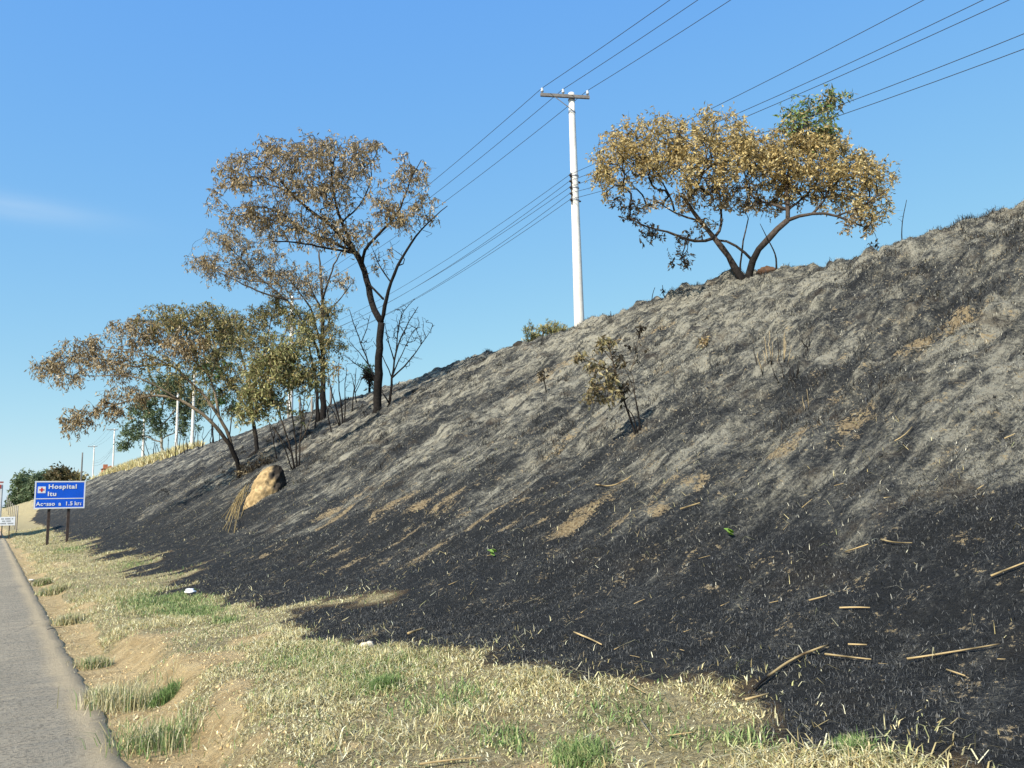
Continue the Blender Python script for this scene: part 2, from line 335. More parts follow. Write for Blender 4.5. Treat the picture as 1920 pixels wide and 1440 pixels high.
def ground_mat():
    m, t, b = nodes('burnt_ground'); g = N(t, 'ShaderNodeNewGeometry').outputs['Position']
    A = lambda n: N(t, 'ShaderNodeAttribute', attribute_name=n).outputs['Fac']
    st = noise(t, 1.0, 7, g, .65, (1.3, 5.5, 2.0)); n1 = noise(t, 4.5, 7, g, .65); n2 = noise(t, 28, 6, g, .7); n3 = noise(t, 110, 4, g, .7)
    st2 = noise(t, 1.0, 6, g, .6, (3.2, 9.0, 4.0)); f = math_(t, 'ADD', A('ash'), math_(t, 'MULTIPLY', math_(t, 'SUBTRACT', st, .5), 1.3)); f = math_(t, 'ADD', f, math_(t, 'MULTIPLY', math_(t, 'SUBTRACT', st2, .5), math_(t, 'ADD', .6, math_(t, 'MULTIPLY', A('ash'), 3.2))))
    f = math_(t, 'ADD', f, math_(t, 'MULTIPLY', math_(t, 'SUBTRACT', n2, .5), 1.9))
    f = math_(t, 'ADD', f, math_(t, 'MULTIPLY', math_(t, 'SUBTRACT', n1, .5), .9))
    f = math_(t, 'ADD', f, math_(t, 'MULTIPLY', math_(t, 'SUBTRACT', n3, .5), 1.5))
    r = N(t, 'ShaderNodeValToRGB'); t.links.new(f, r.inputs[0]); e = r.color_ramp.elements
    e[0].position = 0.0; e[0].color = (.034, .0355, .036, 1); e[1].position = 1.0; e[1].color = (.41, .38, .295, 1)
    for p, c in ((.22, (.052, .0535, .0535)), (.42, (.105, .103, .092)), (.66, (.20, .188, .15))):
        q = e.new(p); q.color = (*c, 1)
    burnt = r.outputs[0]
    br = noise(t, 1.7, 5, g, .6); burnt = mixc(t, math_(t, 'MULTIPLY', math_(t, 'MULTIPLY', remap(t, br, .54, .7), remap(t, A('ash'), .05, .5, .2, 1)), .5), burnt, (.12, .088, .058))
    soilc = mixc(t, remap(t, n2, .35, .65), (.27, .19, .10), (.52, .40, .23))
    sf = math_(t, 'ADD', A('soil'), math_(t, 'MULTIPLY', math_(t, 'ADD', math_(t, 'SUBTRACT', n2, .5), math_(t, 'SUBTRACT', n1, .5)), 2.8))
    sf = math_(t, 'ADD', sf, math_(t, 'MULTIPLY', math_(t, 'SUBTRACT', n3, .5), .9))
    burnt = mixc(t, remap(t, sf, .45, .62, 0, .92), burnt, soilc)
    dirt = mixc(t, remap(t, n1, .35, .65), (.52, .375, .19), (.70, .535, .29)); dirt = mixc(t, remap(t, n2, .5, .7, 0, .45), dirt, (.40, .275, .14)); dirt = mixc(t, remap(t, n3, .55, .7, 0, .35), dirt, (.30, .21, .11))
    th = mixc(t, remap(t, n2, .35, .65), (.27, .215, .115), (.56, .48, .28)); th = mixc(t, remap(t, n3, .5, .7, 0, .6), th, (.20, .155, .085)); th = mixc(t, remap(t, n1, .52, .7, 0, .45), th, (.36, .26, .15))
    th = mixc(t, math_(t, 'MULTIPLY', A('green'), .8), th, (.085, .12, .035))
    df = math_(t, 'ADD', A('dirt'), math_(t, 'MULTIPLY', math_(t, 'SUBTRACT', n1, .5), .9))
    un = mixc(t, remap(t, df, .3, .65), th, dirt)
    bf = math_(t, 'ADD', A('burn'), math_(t, 'MULTIPLY', math_(t, 'SUBTRACT', n2, .5), 1.6))
    c = mixc(t, remap(t, bf, .42, .58), un, burnt); eb = math_(t, 'MULTIPLY', remap(t, A('burn'), .05, .4), remap(t, A('burn'), .75, .98, 1, 0)); c = mixc(t, math_(t, 'MULTIPLY', eb, remap(t, n1, .35, .6, .1, .75)), c, (.15, .105, .06))
    t.links.new(c, b.inputs['Base Color']); b.inputs['Roughness'].default_value = .95; b.inputs['Specular IOR Level'].default_value = .08
    h = math_(t, 'ADD', math_(t, 'MULTIPLY', n2, .6), math_(t, 'MULTIPLY', n3, .25)); h = math_(t, 'ADD', h, math_(t, 'MULTIPLY', n1, .8)); h = math_(t, 'ADD', h, math_(t, 'MULTIPLY', st2, 1.2))
    bump(t, h, 1.0, .12, b)
    return m
ground = fast('ground', np.stack([x_, y_, gz.ravel()], 1), F, ground_mat(), smooth=True,
              attrs=dict(burn=np.clip(.5+sd_*4.5, 0, 1), ash=ash_, soil=blobs(x_, y_, SOIL), green=blobs(x_, y_, GREEN), dirt=dirt_at(x_, y_)))
structure(ground, 'burnt roadside embankment rising from a dry grass verge', 'ground')

# ------------------------------------------------------------------ road
def road_mat():
    m, t, b = nodes('asphalt'); g = N(t, 'ShaderNodeNewGeometry').outputs['Position']
    n1 = noise(t, 1.2, 6, g, .6, (1, .5, 1)); n2 = noise(t, 35, 5, g, .7); n3 = noise(t, 160, 3, g, .6); st = noise(t, 3, 6, g, .65, (.35, 4, 1))
    c = mixc(t, remap(t, n1, .3, .7), (.27, .235, .175), (.42, .355, .255))
    c = mixc(t, remap(t, st, .42, .62, 0, .75), c, (.26, .235, .185))
    c = mixc(t, remap(t, n3, .45, .68, 0, .7), c, (.46, .41, .32)); c = mixc(t, remap(t, n2, .48, .62, 0, .75), c, (.14, .125, .10))
    e = N(t, 'ShaderNodeAttribute', attribute_name='edge').outputs['Fac']
    c = mixc(t, math_(t, 'MULTIPLY', remap(t, math_(t, 'ADD', e, math_(t, 'MULTIPLY', math_(t, 'SUBTRACT', n1, .5), .6)), .4, .8), .6), c, (.56, .44, .27))
    t.links.new(c, b.inputs['Base Color']); b.inputs['Roughness'].default_value = .95; b.inputs['Specular IOR Level'].default_value = .05
    vo = N(t, 'ShaderNodeTexVoronoi', feature='DISTANCE_TO_EDGE'); vo.inputs['Scale'].default_value = .55; vo.inputs['Randomness'].default_value = 1.0
    wv = N(t, 'ShaderNodeMix', data_type='VECTOR'); wv.inputs[0].default_value = .12; t.links.new(g, wv.inputs[4]); nn = N(t, 'ShaderNodeTexNoise'); nn.inputs['Scale'].default_value = 2.5; nn.inputs['Detail'].default_value = 5; t.links.new(g, nn.inputs['Vector']); t.links.new(nn.outputs['Color'], wv.inputs[5]); t.links.new(wv.outputs[1], vo.inputs['Vector'])
    cf = math_(t, 'MULTIPLY', remap(t, vo.outputs['Distance'], 0, .012, 1, 0), remap(t, n1, .45, .6)); c = mixc(t, math_(t, 'MULTIPLY', cf, .4), c, (.12, .105, .085)); t.links.new(c, b.inputs['Base Color'])
    bump(t, math_(t, 'ADD', n2, n3), .8, .02, b); return m
RY = np.concatenate([np.arange(-40, 1, 4), np.arange(1, 14, .06), np.geomspace(14, 300, 160)])
edge = ROAD_E+shift(RY)+np.where(RY < 60, fbm(RY*2.2, RY*0+2, 3)*.05+fbm(RY*12, RY*0+7, 3)*.03, 0)
cols = [(-8.0, 0), (-3, 0), (-.6, 0), (.1, 0), (.45, .35), (.66, .8), (.78, 1)]
V = []; A_ = []
for y, e in zip(RY, edge):
    for k, (cx, ea) in enumerate(cols):
        xx = e-ROAD_E+cx if k > 2 else cx+float(shift(y)); V.append((xx, y, .006 if k < 6 else -.004)); A_.append(ea)
    V.append((e+.012, y, -.03)); A_.append(1)
V = np.array(V); k = len(cols)+1; n = len(RY)
fr = np.maximum(V[:, 1]-80, 0); V[:, 2] += np.minimum(.00013*fr**2, .03*fr)*np.clip(1-(fr-160)/600, .25, 1)
ii = np.arange(n*k).reshape(n, k); F = np.stack([ii[:-1, :-1], ii[:-1, 1:], ii[1:, 1:], ii[1:, :-1]], -1).reshape(-1, 4)
structure(fast('road', V, F, road_mat(), attrs=dict(edge=A_)), 'worn grey asphalt road with a dusty broken edge', 'road')

# ------------------------------------------------------------------ grass
def blades(name, P, h, w, lean, pal, jit, mat, parent=None, origin=None, up=None, curl=0.5):
    n = len(P); az = RNG.random(n)*2*math.pi; d = np.stack([np.cos(az), np.sin(az), np.zeros(n)], 1)
    s = np.stack([-d[:, 1], d[:, 0], np.zeros(n)], 1)
    az2 = az+RNG.normal(0, .8, n); s = np.stack([-np.sin(az2), np.cos(az2), np.zeros(n)], 1)
    L = (lean*RNG.random(n))[:, None]; h = np.asarray(h)[:, None]; w = np.asarray(w)[:, None]*.5
    mid = P+d*h*L*.4+np.array((0, 0, 1))*h*.55; tip = P+d*h*L*(1+curl*RNG.random(n)[:, None])+np.array((0, 0, 1))*h*(1.0-.45*L)
    V = np.stack([P-s*w, P+s*w, mid+s*w*.75, mid-s*w*.75, tip], 1).reshape(-1, 3)
    b = (np.arange(n)*5)[:, None]; F = np.concatenate([b+np.array((0, 1, 2)), b+np.array((0, 2, 3)), b+np.array((3, 2, 4))])
    pal = np.asarray(pal); c = pal[RNG.integers(0, len(pal), n)]*(1+jit*RNG.normal(0, 1, (n, 1))); c = np.clip(c, .004, .9)
    return fast(name, V, F, mat, parent, col=np.repeat(c, 5, axis=0), origin=origin)
def scatter(bands, ok):
    out = []
    for (x0, x1, y0, y1, dens) in bands:
        n = int((x1-x0)*(y1-y0)*dens); x = x0+(x1-x0)*RNG.random(n); y = y0+(y1-y0)*RNG.random(n); x = x+shift(y)
        k = ok(x, y); x = x[k]; y = y[k]; out.append(np.stack([x, y, terr(x, y)], 1))
    return np.concatenate(out)
DRYP = [(.64, .56, .30), (.72, .65, .38), (.54, .45, .23), (.44, .36, .17), (.78, .72, .48), (.34, .27, .13), (.46, .45, .20)]
GRNP = [(.17, .25, .085), (.22, .30, .11), (.13, .21, .065), (.32, .36, .15), (.42, .42, .20)]
BLKP = [(.036, .038, .0385), (.047, .049, .0495), (.06, .062, .062), (.092, .093, .09), (.047, .048, .047), (.13, .128, .12)]
ASHP = [(.32, .30, .235), (.22, .208, .168), (.44, .41, .32), (.12, .115, .10), (.055, .054, .05), (.04, .04, .039)]
R = RNG.random
def dry_ok(x, y):
    sd = burn_sd(x, y)+.04; p = np.where(sd < 0, 1.0, np.exp(-np.maximum(sd, 0)*6)*.13); p = p*(1-.95*sst(.25, .7, dirt_at(x, y)))*(.22+1.0*sst(-.13, .10, fbm(x*1.7, y*1.7, 4)))*(1-.65*np.clip(blobs(x, y, GREEN), 0, 1))
    return R(len(x)) < p
P = scatter([(.75, 4.2, 1.5, 8, 6500), (.75, 4.2, 8, 16, 2600), (.75, 4.5, 16, 35, 650), (.75, 5, 35, 80, 180)], dry_ok)
sc = 1+np.maximum(P[:, 1]-8, 0)*.035
blades('dry_grass', P, (.012+.045*R(len(P))**1.6)*np.minimum(sc, 2)*(.55+1.1*sst(-.12, .2, fbm(P[:, 0]*1.6+8, P[:, 1]*1.6, 3))), .0042*sc*(1+R(len(P))), 2.4, DRYP, .12, M_blade)
tag(bpy.data.objects['dry_grass'], 'short straw coloured dry grass on the road verge', 'grass', kind='stuff')
def grn_ok(x, y):
    g = blobs(x, y, GREEN); return (R(len(x)) < g*1.6*(g > .08)+.035) & (burn_sd(x, y) < .02) & (dirt_at(x, y) < .55)
P = scatter([(.75, 4.2, 1.5, 9, 2600), (.75, 4.2, 9, 18, 1800), (.75, 4.5, 18, 60, 300)], grn_ok)
sc = 1+np.maximum(P[:, 1]-8, 0)*.035
tag(blades('green_grass', P, (.025+.055*R(len(P)))*np.minimum(sc, 2), .0048*sc*(1+R(len(P))), 1.7, GRNP, .15, M_blade), 'fresh green grass growing in patches on the dry verge', 'grass', kind='stuff')
def brn_ok(x, y):
    sd = burn_sd(x, y); return (sd > -.25) & (R(len(x)) < np.exp(np.minimum(sd, 0)*14)) & (R(len(x)) < (.35+.65*sst(-.15, .15, fbm(x*1.5, y*1.5, 3)))*(1-.75*sst(6, 10, x-shift(y)))*(1-.8*sst(.4, .8, blobs(x, y, SOIL))))
P = scatter([(2, 9, 1, 8, 4400), (2, 9, 8, 16, 2200), (2.5, 11, 16, 32, 420), (3, 12, 32, 60, 110)], brn_ok)
sc = 1+np.maximum(P[:, 1]-6, 0)*.045
tag(blades('burnt_stubble', P, (.008+.028*R(len(P)))*(1+.25*(sc-1)), .0022*sc*(1+R(len(P))), 1.9, BLKP, .25, M_burnt), 'black charred grass stubble covering the lower slope', 'grass', kind='stuff')
def ash_ok(x, y):
    xs = x-shift(y); f = sst(4.8, 10, xs)*.62+fbm(x*.35, y*1.1, 4)*1.1
    return (burn_sd(x, y) > 0) & (R(len(x)) < np.clip(f+.15, .12, 1))
P = scatter([(4.5, 17.3, 3, 14, 1150), (4.5, 17.3, 14, 28, 600), (4.5, 17.3, 28, 60, 80)], ash_ok)
sc = 1+np.maximum(P[:, 1]-8, 0)*.03
tag(blades('ash_grass', P, (.015+.035*R(len(P)))*(1+.5*(sc-1)), .0036*sc*(1+R(len(P))), 2.4, ASHP, .2, M_burnt), 'grey ash covered grass remains matted on the upper slope', 'grass', kind='stuff')
n = 420; cx = 7+10.3*RNG.random(n); cy = 5+45*RNG.random(n)**1.6; k_ = np.repeat(np.arange(n), 55); x = cx[k_]+RNG.normal(0, 1, len(k_))*(.05+.13*RNG.random(n))[k_]; y = cy[k_]+RNG.normal(0, 1, len(k_))*.11
tag(blades('burnt_tussock_grass', np.stack([x, y, terr(x, y)], 1), (.03+.09*R(len(x)))*(1+cy[k_]*.02), .007+.0003*cy[k_], 1.2, BLKP[:3]+[(.05, .04, .03)], .25, M_burnt), 'black burnt grass tussocks dotted over the grey upper slope', 'grass', kind='stuff')
def str_ok(x, y): return (burn_sd(x, y) > -.05) & (R(len(x)) < .3+.7*sst(-.05, .2, fbm(x*.8, y*.8+5, 3)))
P = scatter([(2, 7, 1, 9, 40), (2, 8, 9, 20, 22), (2.5, 12, 20, 45, 7), (7, 17, 5, 25, 4)], str_ok)
tag(blades('straw_litter', P+np.array((0, 0, .012)), (.015+.06*R(len(P)))*(1+P[:, 1]*.02), .0032*(1+P[:, 1]*.05)*(.6+R(len(P))), 3.2, DRYP+[(.20, .16, .10)]*3, .15, M_blade), 'small pale straw scraps lying on the burnt grass', 'grass', kind='stuff')
def crumbs(name, P, sz, pal, label):
    n = len(P); o8 = np.array([(1, 0, 0), (-1, 0, 0), (0, 1, 0), (0, -1, 0), (0, 0, 1), (0, 0, -1)], float); f8 = np.array([(0, 2, 4), (2, 1, 4), (1, 3, 4), (3, 0, 4), (2, 0, 5), (1, 2, 5), (3, 1, 5), (0, 3, 5)])
    V = P[:, None, :]+o8[None]*sz[:, None, None]*(.5+RNG.random((n, 6, 1)))+RNG.normal(0, .25, (n, 6, 3))*sz[:, None, None]; F = (np.arange(n)*6)[:, None, None]+f8[None]
    pal = np.asarray(pal); c = pal[RNG.integers(0, len(pal), n)]*(.7+.6*RNG.random((n, 1)))
    return tag(fast(name, V.reshape(-1, 3), F.reshape(-1, 3), M_earth, col=np.repeat(c, 6, axis=0)), label, 'debris', kind='stuff')
P = scatter([(.8, 3.5, 2, 9, 260), (.8, 3.5, 9, 20, 60)], lambda x, y: (dirt_at(x, y) > .4) & (burn_sd(x, y) < 0))
crumbs('soil_crumbs', P, .003+.012*R(len(P))**3, [(.58, .43, .22), (.48, .34, .17), (.66, .51, .29)], 'small crumbs of tan soil on the bare dirt bank')
P = scatter([(3, 17.2, 2, 14, 45), (4, 17.2, 14, 30, 25), (4, 17.2, 30, 55, 8)], lambda x, y: burn_sd(x, y) > .1)
crumbs('charred_crumbs', P, (.003+.016*R(len(P))**5)*(1+P[:, 1]*.02), [(.05, .05, .048), (.11, .105, .09), (.16, .15, .12), (.03, .03, .029), (.09, .075, .055)], 'charred clods and ash crumbs strewn over the slope')
def cr_ok(x, y): xs = x-shift(y); return (burn_sd(x, y) < .1) & (xs > 12)
P = scatter([(14, 18.5, 70, 130, 60), (9, 18.5, 130, 190, 25)], cr_ok)
tag(blades('tall_dry_grass', P, .4+.8*R(len(P)), .09+.05*R(len(P)), .6, DRYP, .12, M_blade), 'tall yellow dry grass along the top of the far embankment', 'grass', kind='stuff')

# ------------------------------------------------------------------ trees
def wpos(px, py, Z): return CAM+ray(px, py)*Z
BR_BLACK = np.array((.017, .015, .014)); BR_GREY = np.array((.15, .12, .09)); BR_TAN = np.array((.24, .19, .13))
def resample(P, step):
    P = np.asarray(P, float); d = np.r_[0, np.cumsum(np.linalg.norm(np.diff(P, axis=0), axis=1))]
    n = max(3, int(d[-1]/step)+1); s = np.linspace(0, d[-1], n)
    Q = np.stack([np.interp(s, d, P[:, i]) for i in range(P.shape[1])], 1)
    for _ in range(2): Q[1:-1] = .25*Q[:-2]+.5*Q[1:-1]+.25*Q[2:]
    return Q
PAL = dict(
    brown=[(.36, .265, .125), (.44, .33, .165), (.27, .19, .095), (.52, .41, .24), (.19, .14, .075), (.62, .52, .36), (.31, .25, .14)],
    gold=[(.55, .41, .165), (.63, .49, .205), (.46, .33, .13), (.67, .55, .29), (.34, .245, .10), (.50, .40, .19), (.42, .33, .15)],
    lush=[(.14, .23, .07), (.20, .29, .09), (.28, .33, .12), (.11, .17, .05), (.38, .33, .14), (.45, .36, .16)],
    olive=[(.25, .235, .095), (.34, .30, .125), (.17, .18, .07), (.45, .37, .17), (.29, .22, .10)],
    yelgreen=[(.34, .33, .13), (.42, .39, .17), (.25, .26, .10), (.48, .42, .21), (.19, .20, .08), (.33, .25, .12)],
    khaki=[(.33, .28, .13), (.24, .19, .09), (.42, .36, .19), (.15, .12, .065), (.26, .19, .095)],
    rust=[(.10, .095, .045), (.14, .12, .055), (.075, .075, .035), (.18, .14, .07)],
    green=[(.05, .105, .025), (.075, .14, .035), (.10, .17, .045), (.04, .08, .022)],
    euca=[(.11, .155, .075), (.15, .20, .105), (.085, .12, .06), (.19, .23, .13)],
    darkbrown=[(.05, .042, .028), (.08, .06, .035), (.11, .085, .045), (.035, .03, .022)])
def leaf_mesh(name, cl, mat, parent, origin, shoots=None):
    """cl: list of (center, radius, n, palette, length, width, droop) -> many small folded leaves"""
    VV = []; CC = []
    for (c, r, n, pal, L, Wd, droop) in cl:
        if n > 10: n = int(n*min(1.9, max(.12, RNG.lognormal(-.28, .65))))+1
        c = np.asarray(c); pal = np.asarray(PAL[pal])
        # leaves hang along short drooping shoots
        k = max(1, n//6); sd = RNG.normal(0, 1, (k, 3)); sd[:, 2] -= .25*droop; sd /= np.linalg.norm(sd, axis=1)[:, None]; sd *= (r*(.7+.8*R((k, 1))))
        idx = RNG.integers(0, k, n); t_ = (.15+.85*R((n, 1))); b = c+sd[idx]*t_; b[:, 2] -= (t_*t_)[:, 0]*r*.25*max(0, droop); b = b+RNG.normal(0, .015, (n, 3))
        if shoots is not None:
            for q in sd: shoots.tube(np.array([c, c+q*.5-(0, 0, r*.06*max(0, droop)), c+q-(0, 0, r*.25*max(0, droop))]), np.array((.0055, .0045, .003))*(L/.15), 3, (.06, .045, .032))
        d = RNG.normal(0, 1, (n, 3)); d[:, 2] -= droop; d /= np.linalg.norm(d, axis=1)[:, None]
        s = np.cross(d, RNG.normal(0, 1, (n, 3))); s /= np.linalg.norm(s, axis=1)[:, None]; nn = np.cross(d, s)
        l = (L*(.6+.8*R(n)))[:, None]; w = (Wd*(.6+.8*R(n)))[:, None]*.5
        m = b+d*l*.45; tip = b+d*l-nn*l*(.25*RNG.normal(0, 1, (n, 1)))
        VV.append(np.stack([b, m+s*w+nn*w*.35, tip, m-s*w+nn*w*.35], 1).reshape(-1, 3))
        col = pal[RNG.integers(0, len(pal), n)]*(1+.15*RNG.normal(0, 1, (n, 1)))
        CC.append(np.repeat(np.clip(col, .01, .8), 4, axis=0))
    V = np.concatenate(VV); q = (np.arange(len(V)//4)*4)[:, None]; F = np.concatenate([q+np.array((0, 1, 2)), q+np.array((0, 2, 3))])
    o = fast(name, V, F, mat, None, col=np.concatenate(CC)); o['kind'] = 'stuff'; o.parent = parent; o.matrix_parent_inverse = Matrix.Translation(-parent.location)
    return o
def tree(name, label, cat, base, limbs, lobes, leaf=None, group=None, seed=1, char=2.5, bark=BR_GREY, twig=.006, step=.3, jit=.075, part='crown', black=1.0, twigcol=None, cap=.03, grounded=True, dens=1.0):
    """base: world point; limbs: [(pixels, w0, w1, depth_offset)]; lobes: [(px,py,rx,ry,dd,rd,n,(leaf args))]"""
    global RNG
    RNG = np.random.default_rng(seed); base = np.asarray(base, float); Z0 = (base-CAM) @ FF; mp = Z0/FPX
    root = empty(name, base); tag(root, label, cat, group)
    nodes_ = []; par = []; rad = []; dep = []
    tm = MB()
    twigcol = BR_BLACK*1.6 if twigcol is None else np.asarray(twigcol)
    def colr(P):
        h = P[:, 2]-base[2]; t = sst(char*.5, char*1.3, h+RNG.normal(0, .15, len(h)))[:, None]
        return (BR_BLACK*(1-t)+bark*t)*(.8+.4*R((len(h), 1)))
    for li, (pts, w0, w1, dd) in enumerate(limbs):
        first = wpos(*pts[0], Z0)
        if li == 0 or w0 < 0:
            w0 = abs(w0); d0 = 0.0
            P = [wpos(*p, Z0+dd*(i/max(1, len(pts)-1))) for i, p in enumerate(pts)]
            if li == 0 and grounded: P[0] = base-np.array((0, 0, .15))
            else: P[0] = P[0]-np.array((0, 0, .1))
        else:
            A = np.array(nodes_); D = A-CAM; zz = D @ FF; u = W0/2+FPX*(D @ RR)/zz; v = H0/2-FPX*(D @ UU)/zz
            j = int(np.argmin(np.hypot(u-pts[0][0], v-pts[0][1]))); d0 = dep[j]
            P = [A[j]]+[wpos(*p, Z0+d0+(dd-d0)*((i+1)/(len(pts)-1))) for i, p in enumerate(pts[1:])]
        Q = resample(P, step); n = len(Q); J = RNG.normal(0, jit, (n, 3)); J[0] = 0; J[-1] = 0; Q = Q+J*mp*20*min(1, step/.3)*.35
        r = np.linspace(w0, w1, n)*mp*.5*(1+RNG.normal(0, .05, n))
        if li == 0 or d0 == 0: r[0] *= 1.25
        tm.tube(Q, r, 9 if w0 > 9 else 6, colr(Q))
        prev = -1
        for i in range(n):
            nodes_.append(Q[i]); rad.append(r[i]); dep.append(float((Q[i]-CAM) @ FF)-Z0); par.append(len(nodes_)-2 if i else -1)
    nl = len(nodes_)
    tr = tm.build('trunk', M_bark, None, True, None, True); tr.parent = root; tr.matrix_parent_inverse = Matrix.Translation(-root.location)
    pts = []; 
    for (px, py, rx, ry, dd, rd, n, la) in lobes:
        n = int(n*dens)
        q = RNG.normal(0, 1, (n, 3)); q /= np.linalg.norm(q, axis=1)[:, None]; q *= (R((n, 1))**(1/2.4))
        for k in q: pts.append((wpos(px+k[0]*rx, py+k[1]*ry, Z0+dd+k[2]*rd), la))
    cl = []
    if pts:
        PT = np.array([p for p, _ in pts]); A = np.zeros((nl+len(pts)*40, 3)); A[:nl] = nodes_; na = nl
        d0 = np.array([np.min(np.linalg.norm(A[:nl]-p, axis=1)) for p in PT]); od = np.argsort(d0)
        par = par+[0]*(len(A)-nl); first_of = []; DIR = np.zeros_like(A); DIR[1:nl] = A[1:nl]-A[:nl-1]
        db = np.linalg.norm(A-base, axis=1)
        for j in od:
            p = PT[j]; d = np.linalg.norm(A[:na]-p, axis=1); pb = np.linalg.norm(p-base)
            c = d+.7*np.maximum(0, db[:na]-pb+.15*d)+.25*np.maximum(0, A[:na, 2]-p[2])
            k = int(np.argmin(c)); L = d[k]; n = int(min(38, max(2, L/.22)))
            a = A[k]; dr = DIR[k]/(np.linalg.norm(DIR[k])+1e-6); ctl = a+dr*L*.35+(p-a)*.15+np.array((0, 0, .12*L))
            t = np.linspace(0, 1, n+1)[1:, None]; Q = (1-t)**2*a+2*t*(1-t)*ctl+t*t*p; Q[:-1] += RNG.normal(0, .025*min(1, L), (n-1, 3)) if n > 1 else 0
            A[na:na+n] = Q; db[na:na+n] = np.linalg.norm(Q-base, axis=1); DIR[na] = Q[0]-a; DIR[na+1:na+n] = np.diff(Q, axis=0)
            par[na] = k
            for i in range(1, n): par[na+i] = na+i-1
            first_of.append((k, na, n)); na += n
            la = pts[j][1]
            if la: cl.append((p, *la))
        w = np.zeros(na)
        for i in range(na-1, nl-1, -1):
            w[i] = max(w[i], twig**2.3)
            if par[i] >= nl: w[par[i]] = (w[par[i]] if w[par[i]] else 0)+(w[i] if par[i] != i-1 or True else 0)
        # accumulate once per child so that a twig keeps its width along its length
        r = np.minimum(w**(1/2.3), cap)
        w = np.zeros(na); 
        for (k, s, n) in reversed(first_of):
            acc = twig**2.3
            for i in range(s+n-1, s-1, -1):
                acc += w[i]; w[i] = acc
            if k >= nl: w[k] += acc
        r = np.minimum(w**(1/2.3), cap*1.0)
        bm = MB()
        for (k, s, n) in first_of:
            Q = np.concatenate([A[k:k+1], A[s:s+n]]); rr = np.r_[r[s], r[s:s+n]]; rr[-1] *= .5
            if k < nl: rr = np.minimum(rr, max(rad[k]*.8, twig))
            bm.tube(Q, rr, 5 if rr[0] > .02 else 3, twigcol)
        if cl: leaf_mesh(part, cl, M_leaf, root, base, bm if Z0 < 80 else None)
        bo = bm.build('branches', M_bark, None, True, None, True); bo['kind'] = 'stuff'; bo.parent = root; bo.matrix_parent_inverse = Matrix.Translation(-root.location)
    return root

